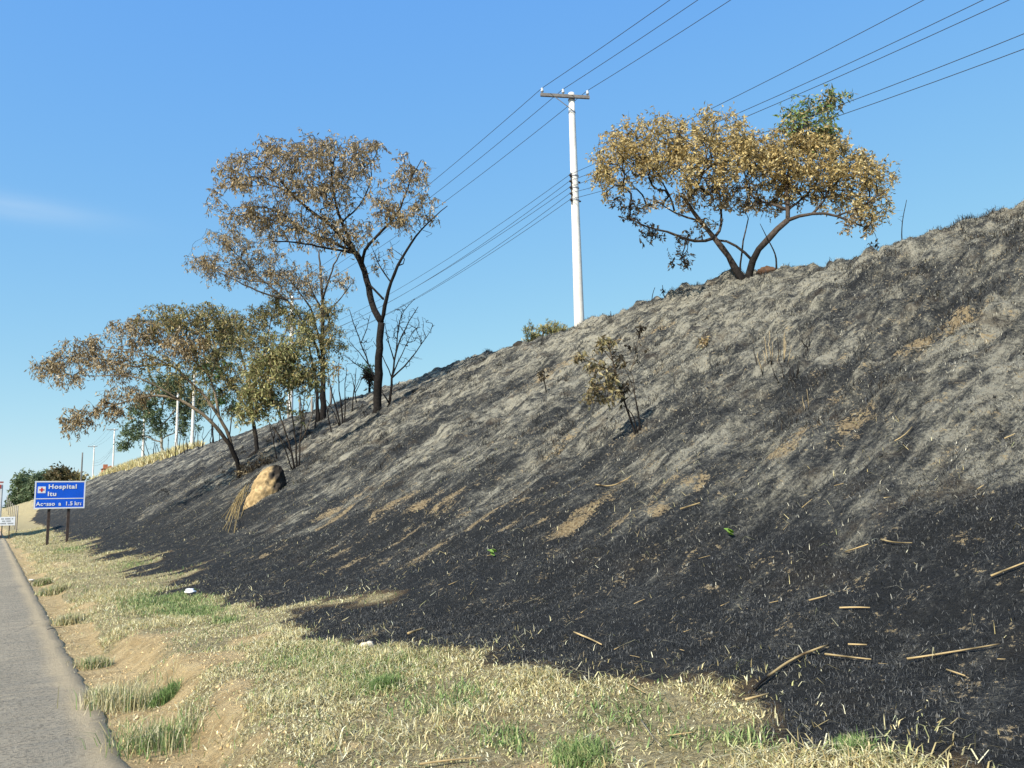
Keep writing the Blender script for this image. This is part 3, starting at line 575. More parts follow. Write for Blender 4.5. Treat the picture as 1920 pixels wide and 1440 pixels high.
# the golden tree on the crest
xg = 16.5; yg = on_x(1397, xg, 7.3); bg_ = np.array((xg, yg, float(terr(xg, yg))))
gl = (.28, 29, 'gold', .098, .042, .6); gs = (.22, 15, 'brown', .11, .045, .7); gg = (.3, 18, 'lush', .12, .05, .3); gk = (.22, 15, 'darkbrown', .11, .045, .6)
tree('crest_tree', 'wide golden brown scorched tree with a green tuft on top, on the crest', 'tree', bg_, [
    ([(1393, 532), (1373, 493), (1360, 470), (1340, 447), (1327, 430), (1307, 410), (1293, 390), (1278, 362)], 15, 5, .5),
    ([(1402, 530), (1402, 500), (1413, 477), (1433, 453), (1453, 433), (1477, 413)], -15, 10, -.4),
    ([(1340, 448), (1313, 455), (1293, 457), (1267, 437), (1247, 430), (1223, 435), (1207, 423), (1180, 407)], 7, 2, -.8),
    ([(1293, 458), (1283, 473), (1277, 487)], 3, 1.5, -.8), ([(1347, 448), (1362, 427), (1350, 407), (1352, 387), (1347, 357), (1350, 310)], 6, 2.5, 1.2),
    ([(1300, 412), (1267, 403), (1247, 390), (1227, 373)], 5, 2, .8), ([(1262, 402), (1262, 373), (1247, 350), (1223, 313)], 4, 2, 1.4),
    ([(1290, 385), (1310, 347), (1320, 327), (1327, 280)], 5, 2, -.6),
    ([(1477, 413), (1500, 403), (1530, 395), (1560, 397), (1587, 413), (1613, 423)], 8, 2.5, -.8), ([(1530, 395), (1550, 377), (1553, 353), (1570, 310)], 5, 2, .3),
    ([(1560, 397), (1600, 393), (1633, 380), (1665, 355)], 4, 2, -1.2), ([(1477, 413), (1477, 387), (1473, 357), (1477, 327), (1490, 283), (1510, 230), (1520, 195)], 8, 1.8, .6),
    ([(1477, 403), (1457, 383), (1427, 380), (1403, 370), (1397, 330), (1390, 280)], 6, 2, 1.0), ([(1480, 393), (1500, 377), (1523, 353), (1547, 320)], 5, 2, 1.6),
    ([(1393, 512), (1392, 473), (1393, 447), (1403, 410)], 4, 2, .4), ([(1402, 490), (1383, 457), (1360, 448), (1342, 450)], 6, 4, .3)],
    [(1165, 300, 58, 60, .2, 1.0, 60, gl), (1225, 265, 85, 50, .6, 1.4, 85, gl), (1325, 255, 90, 50, .4, 1.6, 95, gl), (1290, 320, 95, 38, 0, 1.6, 75, gl), (1395, 300, 80, 50, .3, 1.6, 85, gl),
     (1500, 290, 65, 50, .3, 1.5, 70, gl), (1575, 315, 75, 45, .2, 1.4, 75, gl), (1635, 335, 45, 45, -.4, 1.0, 38, gl), (1630, 385, 42, 35, -.6, .8, 26, gl), (1450, 310, 65, 50, .4, 1.2, 60, gl), (1405, 270, 45, 30, .2, 1, 24, gl), (1500, 255, 50, 22, .4, .8, 26, gl), (1555, 275, 40, 25, .3, .8, 22, gl), (1130, 330, 25, 35, 0, .6, 14, gl), (1305, 375, 45, 28, .5, .9, 20, gs), (1385, 365, 60, 30, .5, 1, 26, gs), (1480, 350, 50, 40, .6, 1, 24, gl), (1560, 365, 55, 30, .3, .9, 20, gl), (1330, 425, 30, 20, .6, .5, 6, gs), (1445, 390, 30, 18, .6, .5, 8, gs),
     (1180, 390, 38, 36, -.4, .6, 16, gk), (1230, 440, 38, 16, -.6, .5, 10, gk), (1280, 485, 22, 18, -.8, .3, 9, gk), (1290, 440, 25, 20, -.6, .4, 6, gk), (1250, 375, 60, 25, .4, .8, 20, gs), (1400, 385, 55, 18, .6, .8, 18, gs), (1350, 350, 60, 30, .8, .8, 24, gs),
     (1610, 415, 40, 22, -.8, .5, 14, gs), (1650, 455, 12, 5, -.8, .2, 2, gk), (1560, 360, 50, 30, .8, .6, 18, gs), (1470, 370, 40, 25, .8, .8, 12, gs),
     (1522, 215, 58, 42, .6, .8, 30, gg), (1490, 230, 32, 30, .5, .5, 12, gg), (1545, 262, 34, 28, .4, .6, 12, gg), (1560, 180, 22, 14, .6, .4, 6, gg), (1560, 190, 22, 18, .7, .4, 8, (.22, 12, 'olive', .15, .06, .3)), (1540, 250, 30, 20, .4, .5, 12, gg)],
    seed=3, char=.9, bark=np.array((.07, .055, .045)), cap=.028, dens=1.35)

# the tree group part-way along the slope
bt = (.36, 24, 'brown', .145, .042, 1.4); bo_ = (.36, 27, 'olive', .145, .042, 1.2); by_ = (.34, 30, 'yelgreen', .145, .045, 1.0)
b1 = at(707, 784)
tree('slope_tree', 'tallest scorched tree, black forked trunk, thin brown leaves', 'tree', b1, [
    ([(706, 785), (708, 725), (711, 646), (715, 605)], 17, 13, 0), ([(714, 604), (702, 585), (690, 535), (679, 491), (667, 474)], 12, 11, .8),
    ([(715, 604), (723, 576), (721, 561), (734, 529), (743, 500), (775, 448), (801, 418), (839, 386)], 9, 1.5, -1), ([(690, 530), (706, 547), (719, 561)], 4, 4, -.2),
    ([(679, 491), (682, 468), (696, 453), (728, 421), (752, 392), (766, 342), (790, 300)], 7, 1.6, -1.2), ([(667, 474), (644, 424), (629, 383), (623, 351), (620, 307), (640, 270)], 8, 2, 1.0),
    ([(667, 474), (620, 421), (582, 395), (547, 366), (501, 310), (470, 285)], 9, 2, -.6), ([(664, 480), (612, 450), (568, 433), (524, 395), (483, 386), (440, 390)], 7, 2, 1.6),
    ([(667, 480), (626, 468), (553, 453), (510, 453)], 5, 2, -1.6), ([(644, 424), (680, 380), (700, 330), (690, 290)], 4, 1.6, 1.8), ([(547, 366), (520, 350), (460, 335)], 4, 1.6, .6), ([(734, 529), (712, 500), (700, 470)], 3, 1.5, .6), ([(743, 500), (770, 490), (741, 470)], 2.5, 1.2, 0)],
    [(450, 320, 50, 42, -.4, 1.4, 52, bt), (520, 290, 62, 38, -.2, 1.6, 58, bt), (595, 285, 60, 38, .2, 1.8, 62, bt), (660, 290, 52, 40, .6, 1.6, 46, bt), (555, 350, 85, 45, 0, 2.0, 72, bt), (640, 350, 60, 50, .6, 1.8, 56, bt),
     (700, 272, 24, 14, .6, .6, 10, bt), (470, 400, 75, 30, .8, 1.6, 56, bt), (555, 425, 80, 34, .4, 1.8, 58, bt), (650, 430, 60, 40, 0, 1.6, 44, bt), (720, 365, 34, 42, -.4, 1.2, 26, bt), (770, 320, 34, 38, -1, 1.0, 30, bt), (740, 400, 40, 30, -.6, 1, 20, bt),
     (795, 385, 30, 30, -1, .8, 20, bt), (400, 365, 22, 18, 0, .6, 8, bt), (800, 430, 28, 22, -1, .5, 10, None), (740, 480, 25, 35, 0, .6, 14, None), (715, 470, 22, 35, .2, .6, 9, bt)], dens=1.3, seed=4, char=9.0, bark=np.array((.06, .05, .042)))
b2 = at(606, 789)
tree('slope_tree', 'scorched tree behind the tall one, low spreading left limbs', 'tree', b2, [
    ([(607, 790), (606, 720), (605, 672), (605, 566), (601, 512), (598, 470)], 12, 3, .5), ([(604, 690), (590, 640), (571, 608), (542, 564), (495, 529), (437, 471)], 6, 2, -1), ([(602, 660), (585, 580), (560, 545), (530, 510)], 5, 2, 1.2), ([(605, 560), (626, 497), (640, 470)], 5, 2, -.8),
    ([(605, 580), (580, 540), (575, 490)], 4, 1.5, .8), ([(605, 600), (640, 560), (660, 530)], 3, 1.5, .6), ([(597, 788), (594, 740), (590, 700), (580, 650)], -8, 4, .8), ([(542, 564), (480, 545), (400, 505)], 4, 1.6, -1.8), ([(495, 529), (440, 520), (380, 490)], 3, 1.5, 0)],
    [(382, 487, 38, 24, -1, 1, 34, bt), (440, 500, 62, 34, -.6, 1.6, 66, bt), (510, 515, 62, 32, 0, 1.6, 60, bt), (570, 520, 55, 34, .4, 1.4, 48, bt), (425, 445, 50, 28, -.6, 1.2, 40, bt), (640, 520, 30, 28, 0, 1, 14, bt), (490, 465, 60, 30, 0, 1.4, 40, bt),
     (608, 590, 42, 32, 0, 1.0, 40, bo_), (615, 640, 40, 36, -.2, 1.0, 46, bo_), (565, 620, 40, 36, -.4, 1.0, 34, by_), (600, 560, 30, 40, .4, .8, 14, None)], dens=1.3, seed=5, char=4.5, bark=np.array((.09, .075, .06)))
b3 = at(447, 904)
tree('slope_tree', 'leaning tree whose bare tan trunk bends left over the slope', 'tree', b3, [
    ([(447, 905), (450, 872), (434, 840), (425, 825), (400, 792), (372, 770), (340, 750), (302, 740), (260, 745), (215, 760), (165, 775)], 9.5, 1.6, -1.0),
    ([(440, 848), (430, 815), (412, 785), (395, 755), (365, 725), (335, 692), (325, 685), (290, 682), (245, 690), (190, 672), (130, 665)], 8, 1.6, .6), ([(412, 788), (405, 745), (395, 705), (375, 687), (350, 665), (320, 620), (300, 590)], 6, 1.8, 1.0),
    ([(340, 750), (315, 737), (290, 720), (240, 700), (180, 705)], 4, 1.5, -1.4), ([(395, 705), (410, 660), (420, 620)], 4, 1.8, .4), ([(350, 665), (290, 640), (230, 610)], 3.5, 1.5, 1.4), ([(335, 692), (270, 660), (190, 650)], 3, 1.4, -.8)],
    [(98, 682, 36, 22, .2, .8, 24, bt), (150, 660, 55, 26, .4, 1.0, 38, bt), (205, 680, 60, 30, 0, 1.2, 48, bt), (170, 637, 18, 9, .6, .4, 6, bt), (250, 622, 60, 38, .8, 1.2, 60, bt), (312, 600, 66, 32, .8, 1.4, 62, bo_), (380, 600, 48, 32, .6, 1.2, 44, bo_), (330, 645, 80, 38, .4, 1.4, 66, bt),
     (240, 738, 45, 22, -.8, .8, 22, bt), (150, 782, 42, 20, -.8, .7, 20, bt), (205, 762, 42, 22, -.8, .7, 20, bt), (135, 705, 36, 14, -.6, .6, 10, bt), (425, 625, 46, 34, .4, 1, 34, bo_), (290, 690, 60, 30, -.2, .8, 26, bo_), (385, 670, 50, 45, .3, 1, 34, bo_), (345, 710, 50, 25, -.3, .8, 14, bo_), (370, 640, 60, 40, .5, 1, 24, bt), (130, 795, 22, 15, -.8, .4, 7, bt)], dens=1.3, seed=6, char=1.9, bark=BR_TAN*.7)
b4 = at(484, 852)
tree('slope_tree', 'olive green tree with a dark burnt trunk foot above the termite mound', 'tree', b4, [
    ([(485, 853), (480, 822), (474, 790), (470, 740), (460, 690), (445, 640), (440, 590)], 9, 2, .4), ([(474, 790), (450, 745), (430, 715), (400, 690)], 6, 2, -.8), ([(470, 740), (490, 690), (500, 640), (510, 590)], 6, 2, .8), ([(490, 690), (530, 640), (545, 590)], 4, 1.6, 0), ([(484, 840), (462, 862), (448, 880)], 8, 6, -.6)],
    [(440, 600, 48, 32, .6, 1.2, 42, bo_), (480, 640, 48, 42, .4, 1.2, 54, bo_), (425, 660, 42, 36, 0, 1, 44, bo_), (500, 588, 44, 24, .8, 1, 34, bo_), (548, 595, 36, 26, .6, 1, 28, by_), (395, 690, 38, 22, -.6, .8, 34, (.28, 16, 'green', .19, .05, 1.1)), (440, 710, 40, 28, -.4, .8, 34, bo_), (440, 765, 30, 22, -.3, .6, 16, bo_), (400, 730, 32, 26, -.5, .7, 18, bo_), (415, 745, 30, 20, -.8, .6, 14, (.28, 14, 'green', .19, .05, 1.1)), (520, 560, 30, 12, .8, .6, 10, bo_)],
    dens=1.55, seed=8, char=1.6, bark=np.array((.17, .14, .10)))
b5 = at(553, 884)
tree('slope_sapling', 'yellow green sapling of several thin burnt stems right of the termite mound', 'sapling', b5, [
    ([(553, 885), (546, 840), (530, 795), (510, 740), (495, 690)], 4.5, 1.5, 0), ([(555, 882), (556, 830), (548, 780), (540, 720), (545, 660)], -4, 1.5, .4), ([(560, 880), (563, 820), (568, 770), (575, 700)], -3.5, 1.2, .2), ([(550, 880), (538, 850), (520, 810), (500, 785)], -3, 1.2, -.3), ([(548, 845), (530, 820), (512, 800)], 2.5, 1.0, -.2), ([(563, 835), (585, 790), (590, 740)], 2.5, 1, .3)],
    [(500, 690, 46, 38, 0, .8, 54, by_), (545, 650, 42, 38, .2, .8, 44, by_), (488, 738, 38, 24, -.2, .6, 32, by_), (560, 708, 40, 34, .2, .7, 36, by_), (468, 772, 28, 12, -.3, .4, 14, by_), (520, 760, 20, 26, 0, .4, 8, by_), (590, 690, 30, 30, .3, .6, 18, bo_), (540, 790, 35, 40, 0, .5, 10, None), (575, 750, 30, 30, .2, .4, 8, None), (560, 770, 12, 8, 0, .3, 2, by_)], dens=1.55, seed=9, char=1.2, bark=np.array((.13, .10, .075)), twig=.005)
b6 = at(640, 802)
tree('slope_sapling', 'leafless multi stemmed sapling between the two tall trunks', 'sapling', b6, [
    ([(640, 803), (632, 770), (622, 735), (615, 700)], 4, 1.5, 0), ([(643, 800), (640, 760), (634, 715), (636, 675)], -4, 1.2, .3), ([(645, 800), (648, 765), (645, 730), (650, 690)], -3, 1.2, .2), ([(638, 800), (628, 770), (610, 748)], -3, 1.2, -.2)],
    [(620, 710, 22, 28, 0, .5, 14, None), (640, 690, 22, 30, .2, .5, 16, None), (650, 720, 15, 25, .2, .4, 8, None), (628, 690, 10, 8, 0, .2, 3, bt)], dens=1.8, seed=10, char=5, twig=.006)
b7 = at(728, 772)
tree('bare_tree', 'leafless dark tree on the slope with upswept fine twigs', 'tree', b7, [
    ([(726, 772), (731, 755), (735, 711), (740, 667), (748, 640), (765, 605), (784, 575)], 6, 1.2, 0), ([(738, 703), (765, 680), (782, 659), (808, 619)], 3.5, 1, -.4), ([(740, 667), (745, 620), (755, 580), (778, 560)], 3, 1, .4), ([(742, 680), (728, 640), (722, 610)], 3, 1, .4), ([(736, 705), (760, 650), (775, 620)], 3, 1, .2), ([(731, 755), (722, 740), (716, 735)], 3, 2, .2), ([(735, 711), (720, 670), (700, 640)], 2.5, 1, .6)],
    [(760, 610, 38, 45, 0, 1.0, 60, None), (785, 620, 25, 30, -.3, .8, 26, None), (740, 620, 25, 40, .3, .8, 26, None), (770, 670, 28, 25, -.2, .5, 12, None), (800, 610, 16, 20, -.4, .4, 8, None)], dens=1.8, seed=12, char=9, twig=.0065)
b8 = at(700, 760)+np.array((1.2, .6, 0)); b8[2] = float(terr(b8[0], b8[1]))
tree('bare_tree', 'leafless twiggy tree just behind the tallest trunk', 'tree', b8, [
    ([(706, 742), (703, 710), (690, 680), (677, 645), (662, 605), (655, 580)], 4, 1.2, 0), ([(700, 705), (680, 690), (645, 666)], 2.5, 1, -.3), ([(692, 683), (672, 660), (655, 640)], 2.2, 1, .3), ([(677, 645), (690, 610), (694, 590)], 2, 1, .2)],
    [(672, 625, 24, 45, 0, .8, 36, None), (655, 670, 22, 18, -.2, .5, 14, None), (690, 640, 16, 30, .2, .5, 14, None)], dens=1.8, seed=13, char=9, twig=.0065, grounded=False)

# saplings and shrubs
for i, (px, py, h, lean, l) in enumerate(((575, 830, 95, -14, 'thin burnt sapling leaning left just right of the yellow green sapling'), (590, 812, 110, 10, 'thin straight burnt sapling between yellow green sapling and the tree behind'), (622, 815, 100, -20, 'thin burnt sapling at the foot of the tree behind the tall one'), (660, 775, 85, 8, 'thin leafless sapling left of the tallest trunk'),
        (520, 865, 100, -22, 'thin brown stem leaning over the termite mound'), (430, 830, 90, 6, 'thin grey sapling behind the leaning tree'), (400, 825, 80, -8, 'thin grey sapling left of the leaning tree trunk'), (670, 760, 60, -12, 'short leafless sapling beside the tallest trunk'))):
    tree('slope_sapling', l, 'sapling', at(px, py), [([(px, py), (px+lean*.4, py-h*.45), (px+lean, py-h)], 3, 1, 0), ([(px+lean*.4, py-h*.45), (px+lean*.4+14, py-h*.85)], 2, .9, .3)], [(px+lean, py-h*.85, 14, h*.22, 0, .4, 12, None)], seed=400+i, char=3, twig=.006, bark=np.array((.11, .085, .06)))
tree('burnt_shrub', 'dark brown scorched scrub in the hollow behind the termite mound', 'shrub', at(478, 892), [([(478, 893), (474, 880), (468, 868)], 3, 1.5, 0), ([(478, 890), (490, 872)], 2.5, 1.2, .3)],
    [(470, 878, 26, 14, .3, .6, 46, (.22, 16, 'darkbrown', .12, .035, .6)), (495, 868, 22, 10, .5, .5, 30, (.22, 14, 'darkbrown', .12, .035, .6)), (455, 885, 14, 10, .2, .4, 12, (.2, 10, 'brown', .11, .035, .6))], seed=420, char=2)
b9 = at(1196, 815)
ov = (.10, 6, 'khaki', .075, .032, 1.0); ovd = (.09, 6, 'darkbrown', .08, .034, 1.0)
tree('scorched_shrub', 'small shrub of curled olive leaves on thin burnt stems, alone on the slope', 'shrub', b9, [
    ([(1193, 815), (1180, 780), (1168, 745), (1160, 720), (1150, 680), (1140, 645)], 5, 2, 0), ([(1197, 813), (1188, 775), (1168, 760)], -4, 1.5, -.1), ([(1199, 812), (1198, 780), (1190, 745), (1188, 700), (1175, 690)], -3, 1.2, .1), ([(1203, 810), (1195, 760), (1185, 720), (1172, 690)], -3, 1.2, .15),
    ([(1165, 738), (1140, 725), (1110, 740)], 2, 1, -.1), ([(1155, 700), (1125, 685), (1085, 670)], 2, 1, -.15), ([(1150, 680), (1130, 655), (1120, 640)], 2, 1, .1), ([(1194, 690), (1195, 655), (1196, 640)], 1.5, .8, .15)],
    [(1090, 668, 14, 12, -.1, .08, 9, ov), (1125, 648, 20, 14, 0, .1, 12, ov), (1145, 640, 14, 10, .05, .1, 6, ov), (1110, 688, 22, 16, -.1, .1, 12, ov), (1140, 690, 22, 18, 0, .12, 16, ov), (1150, 715, 20, 18, 0, .12, 18, ov), (1115, 725, 20, 16, -.1, .1, 13, ov), (1140, 740, 22, 12, -.05, .1, 13, ov), (1105, 745, 12, 8, -.1, .06, 6, ov), (1165, 675, 10, 16, .05, .1, 7, ovd), (1170, 725, 12, 16, .1, .1, 8, ovd), (1196, 655, 10, 8, .15, .06, 4, ovd)],
    seed=14, char=.8, bark=np.array((.12, .09, .06)), twig=.003, step=.08, jit=.02, cap=.01)
yb = on_x(1020, 19.2, 7.9); bb = np.array((19.2, yb, float(terr(19.2, yb))))
tree('green_bush', 'pale green feathery bush growing behind the crest beside the utility pole', 'bush', bb, [([(1022, 665), (1020, 640), (1018, 620)], 4, 2, 0), ([(1022, 660), (1000, 635)], 3, 1.5, 0), ([(1022, 660), (1045, 635), (1050, 615)], 3, 1.5, 0)],
    [(1000, 637, 22, 24, 0, .5, 46, (.22, 22, 'yelgreen', .14, .035, -.8)), (1030, 630, 28, 22, 0, .6, 66, (.22, 22, 'yelgreen', .14, .035, -.8)), (1050, 622, 18, 16, .2, .4, 30, (.22, 18, 'yelgreen', .13, .03, -.6)), (1075, 625, 8, 8, .2, .2, 6, (.2, 14, 'yelgreen', .12, .03, -.6))], seed=15, char=.3, bark=BR_GREY, grounded=False)
yb = on_x(690, 17.3, 7.6); bb = np.array((17.3, yb, float(terr(17.3, yb))))
tree('small_tree', 'small dense dark tree on the skyline behind the tallest trunk', 'tree', bb, [([(693, 735), (692, 715), (690, 690)], 5, 2, 0), ([(692, 720), (700, 700)], 3, 1.5, 0)],
    [(692, 705, 13, 20, 0, .6, 26, (.3, 16, 'darkbrown', .22, .07, .2)), (688, 692, 8, 10, 0, .4, 10, (.3, 14, 'green', .2, .06, .2))], seed=16, char=2, grounded=False)
def burnt_clump(name, label, cat, px, py, stems, hpx, spread, pale=0.0, seed=1, group=None, base=None, kink=.12):
    rg = np.random.default_rng(seed); b = at(px, py) if base is None else np.asarray(base); mp = ((b-CAM) @ FF)/FPX
    o = empty(name, b); tag(o, label, cat, group)
    for i in range(stems):
        h = hpx*mp*(.45+.55*rg.random() if stems > 1 else 1); a = rg.random()*6.28; l = spread*mp*rg.random()
        p0 = b+np.array((math.cos(a), math.sin(a), 0))*.02*rg.random()*stems-np.array((0, 0, .03)); p0[2] = min(p0[2], float(terr(p0[0], p0[1]))-.01)
        n = 6; t = np.linspace(0, 1, n)[:, None]; P = p0+np.array((math.cos(a)*l, math.sin(a)*l, h))*t+rg.normal(0, kink*h*.25, (n, 3))*t
        m = MB(); w = mp*(.6+.8*rg.random()); c = np.where((t > .35) & (rg.random() < pale), np.array((.36, .28, .16)), BR_BLACK*1.3)
        m.tube(P, np.linspace(w, w*.35, n), 5, np.repeat(c, 1, axis=0)); q = m.build('stem', M_bark, None, True, None, True); q.parent = o; q.matrix_parent_inverse = Matrix.Translation(-o.location)
    return o
burnt_clump('burnt_shrub', 'burnt shrub stump with tan upper stems standing on the grey slope', 'shrub', 1447, 690, 13, 72, 14, .6, 21)
burnt_clump('burnt_shrub', 'black charred shrub stump just right of the tan stemmed one', 'shrub', 1478, 703, 12, 46, 16, .0, 22)
burnt_clump('burnt_shrub', 'small black twig clump uphill of the charred shrub stumps', 'shrub', 1517, 650, 4, 28, 14, .0, 23)
burnt_clump('burnt_shrub', 'thin burnt weed with a pale stem below the charred shrub stumps', 'weed', 1513, 755, 2, 50, 8, .5, 24)
def burnt_plant(label, px, py, limbs, lobes, seed, base=None):
    return tree('burnt_sapling', label, 'sapling', at(px, py) if base is None else base, limbs, lobes, seed=seed, char=9, twig=.003, step=.08, jit=.02, cap=.01)
dk = (.06, 7, 'darkbrown', .08, .03, .8)
burnt_plant('burnt sapling with a black leaf tuft on the slope left of the olive shrub', 1026, 735, [([(1026, 735), (1022, 718), (1016, 700)], 3, 1.5, 0)], [(1016, 703, 7, 10, 0, .08, 12, dk), (1017, 690, 3, 8, 0, .04, 3, None)], 31)
burnt_plant('black stubby twig cluster low on the slope left of the burnt sapling', 944, 748, [([(944, 748), (943, 740)], 3, 2, 0)], [(943, 741, 8, 7, 0, .1, 16, None)], 32)
burnt_plant('forked black stump beside bare orange soil near the pole', 1200, 640, [([(1199, 640), (1198, 628), (1202, 612)], 6, 3, 0), ([(1199, 628), (1192, 616)], 3, 2, 0)], [(1202, 616, 9, 6, 0, .1, 10, dk), (1195, 612, 4, 14, 0, .1, 4, None)], 33)
burnt_plant('black leafy burnt tuft at the edge of bare orange soil near the pole', 1236, 636, [([(1236, 636), (1234, 618)], 3, 2, 0)], [(1236, 628, 8, 8, 0, .15, 16, dk), (1232, 600, 3, 14, 0, .1, 2, None)], 34)
burnt_plant('round brown burnt tuft on the slope under the golden tree', 1320, 652, [([(1320, 652), (1320, 642)], 3, 2, 0)], [(1320, 642, 11, 8, 0, .15, 20, (.07, 7, 'brown', .08, .03, .8))], 35)
burnt_plant('dark burnt tuft on the upper slope at the right of the shrub stumps', 1765, 545, [([(1765, 555), (1763, 545)], 3, 2, 0)], [(1762, 546, 14, 9, 0, .15, 18, None)], 36)
burnt_plant('bare black twigs sticking out near the top of the slope, far from any tree', 1905, 500, [([(1908, 500), (1902, 482), (1895, 465)], 3, 1, 0)], [(1900, 480, 12, 16, 0, .1, 9, None), (1910, 494, 10, 6, 0, .1, 14, dk)], 37)
def crest_base(px, x=16.7): y = on_x(px, x, 7.3); return np.array((x, y, float(terr(x, y))))
def crest_stick(name, label, pts, w, seed, cat='sapling', lobes=[], x=16.7):
    b = crest_base(pts[0][0], x); u, v, z = pix(b); dy = v-pts[0][1]
    return tree(name, label, cat, b, [([(p[0], p[1]+dy) for p in pts], w, 1.0, 0)], [(a[0], a[1]+dy, *a[2:]) for a in lobes], seed=seed, char=9, twig=.004, step=.12, jit=.02, cap=.012)
crest_stick('bare_sapling', 'dark bent leafless sapling just right of the golden tree trunks', [(1453, 518), (1456, 487), (1440, 457), (1425, 427)], 4, 41)
crest_stick('bare_sapling', 'lone tall leafless sapling on the skyline right of the golden tree', [(1691, 455), (1690, 415), (1692, 385), (1700, 348)], 2.6, 42, lobes=[(1688, 385, 6, 12, 0, .1, 3, None)])
crest_stick('dry_weed', 'curved pale dead stalk on the crest right of the utility pole', [(1223, 580), (1222, 560), (1228, 547)], 2.2, 43, 'weed')
crest_stick('dry_weed', 'dead weed with hanging black leaves on the crest', [(1250, 573), (1244, 562), (1242, 545)], 2, 44, 'weed', [(1243, 553, 3, 9, 0, .05, 6, (.05, 5, 'darkbrown', .10, .03, 1.4))])
crest_stick('dry_weed', 'short thin dead stalk on the crest between pole and curved stalk', [(1147, 603), (1145, 592)], 2, 45, 'weed')
crest_stick('dry_weed', 'short thin dead stalk on the crest left of the golden tree', [(1311, 560), (1307, 546)], 2, 46, 'weed')

# far trees
ye = on_x(300, 19.4, 8); be = np.array((19.4, ye, float(terr(19.4, ye))))
eu = (.75, 40, 'euca', .36, .13, .9)
tree('eucalyptus_tree', 'tall grey green tree behind the crest and the twin poles', 'tree', be, [([(305, 870), (303, 820), (300, 780), (310, 740)], 6, 3, 0), ([(302, 810), (275, 780), (262, 765)], 3, 2, -1), ([(302, 800), (335, 760), (345, 730)], 3, 2, 1), ([(303, 830), (255, 812)], 3, 1.5, -1), ([(303, 820), (350, 800)], 3, 1.5, 1)],
    [(335, 735, 40, 36, 1, 2, 46, eu), (275, 765, 36, 30, -1, 2, 36, eu), (305, 725, 34, 22, 0, 2, 24, eu), (248, 808, 22, 22, -1, 1.5, 18, eu), (350, 785, 26, 32, 1, 2, 24, eu), (295, 800, 30, 22, 0, 2, 12, eu), (375, 750, 14, 24, 1, 1.5, 14, eu), (232, 830, 12, 10, -1, 1, 6, eu)], seed=51, dens=2.3, char=.1, bark=np.array((.30, .27, .22)), twig=.015, cap=.06, grounded=False)
def far_tree(name, label, px, py, Z, lob, pal, seed, trunk=12):
    p = CAM+ray(px, py)*Z; z = float(terr(p[0], p[1])); b = np.array((p[0], p[1], z)); u, v, zz = pix(b)
    la = (1.5, 42, pal, .9, .45, .3); top = min(l[1] for l in lob)
    return tree(name, label, 'tree', b, [([(u, v), (px, .5*(v+top)), (px, top+8)], 5, 2, 0), ([(px, .5*(v+top)), (px-12, top+16)], 3, 1.5, -2), ([(px, .6*v+.4*top), (px+12, top+16)], 3, 1.5, 2)], [(l[0], l[1], l[2], l[3], 0, l[2]*Z/FPX, l[4], la) for l in lob], seed=seed, char=.1, bark=np.array((.12, .10, .08)), twig=.03, cap=.15, step=1.5)
far_tree('roadside_tree', 'tall dense green tree beyond the signs, left of its neighbours', 44, 990, 205, [(42, 908, 18, 22, 40), (34, 940, 16, 24, 34), (46, 968, 18, 18, 28)], 'euca', 61)
far_tree('roadside_tree', 'broad dense green tree beyond the hospital sign', 76, 985, 195, [(75, 905, 22, 26, 46), (66, 930, 22, 22, 34), (85, 930, 20, 24, 30), (60, 960, 14, 18, 18)], 'euca', 62)
far_tree('roadside_tree', 'brownish green tree rising over the top of the hospital sign', 112, 985, 190, [(112, 893, 20, 15, 30), (100, 900, 12, 14, 14), (118, 915, 18, 16, 18)], 'rust', 63)
far_tree('roadside_tree', 'low olive tree showing above the right corner of the hospital sign', 147, 970, 210, [(147, 897, 12, 8, 14), (140, 910, 12, 10, 10)], 'olive', 64)

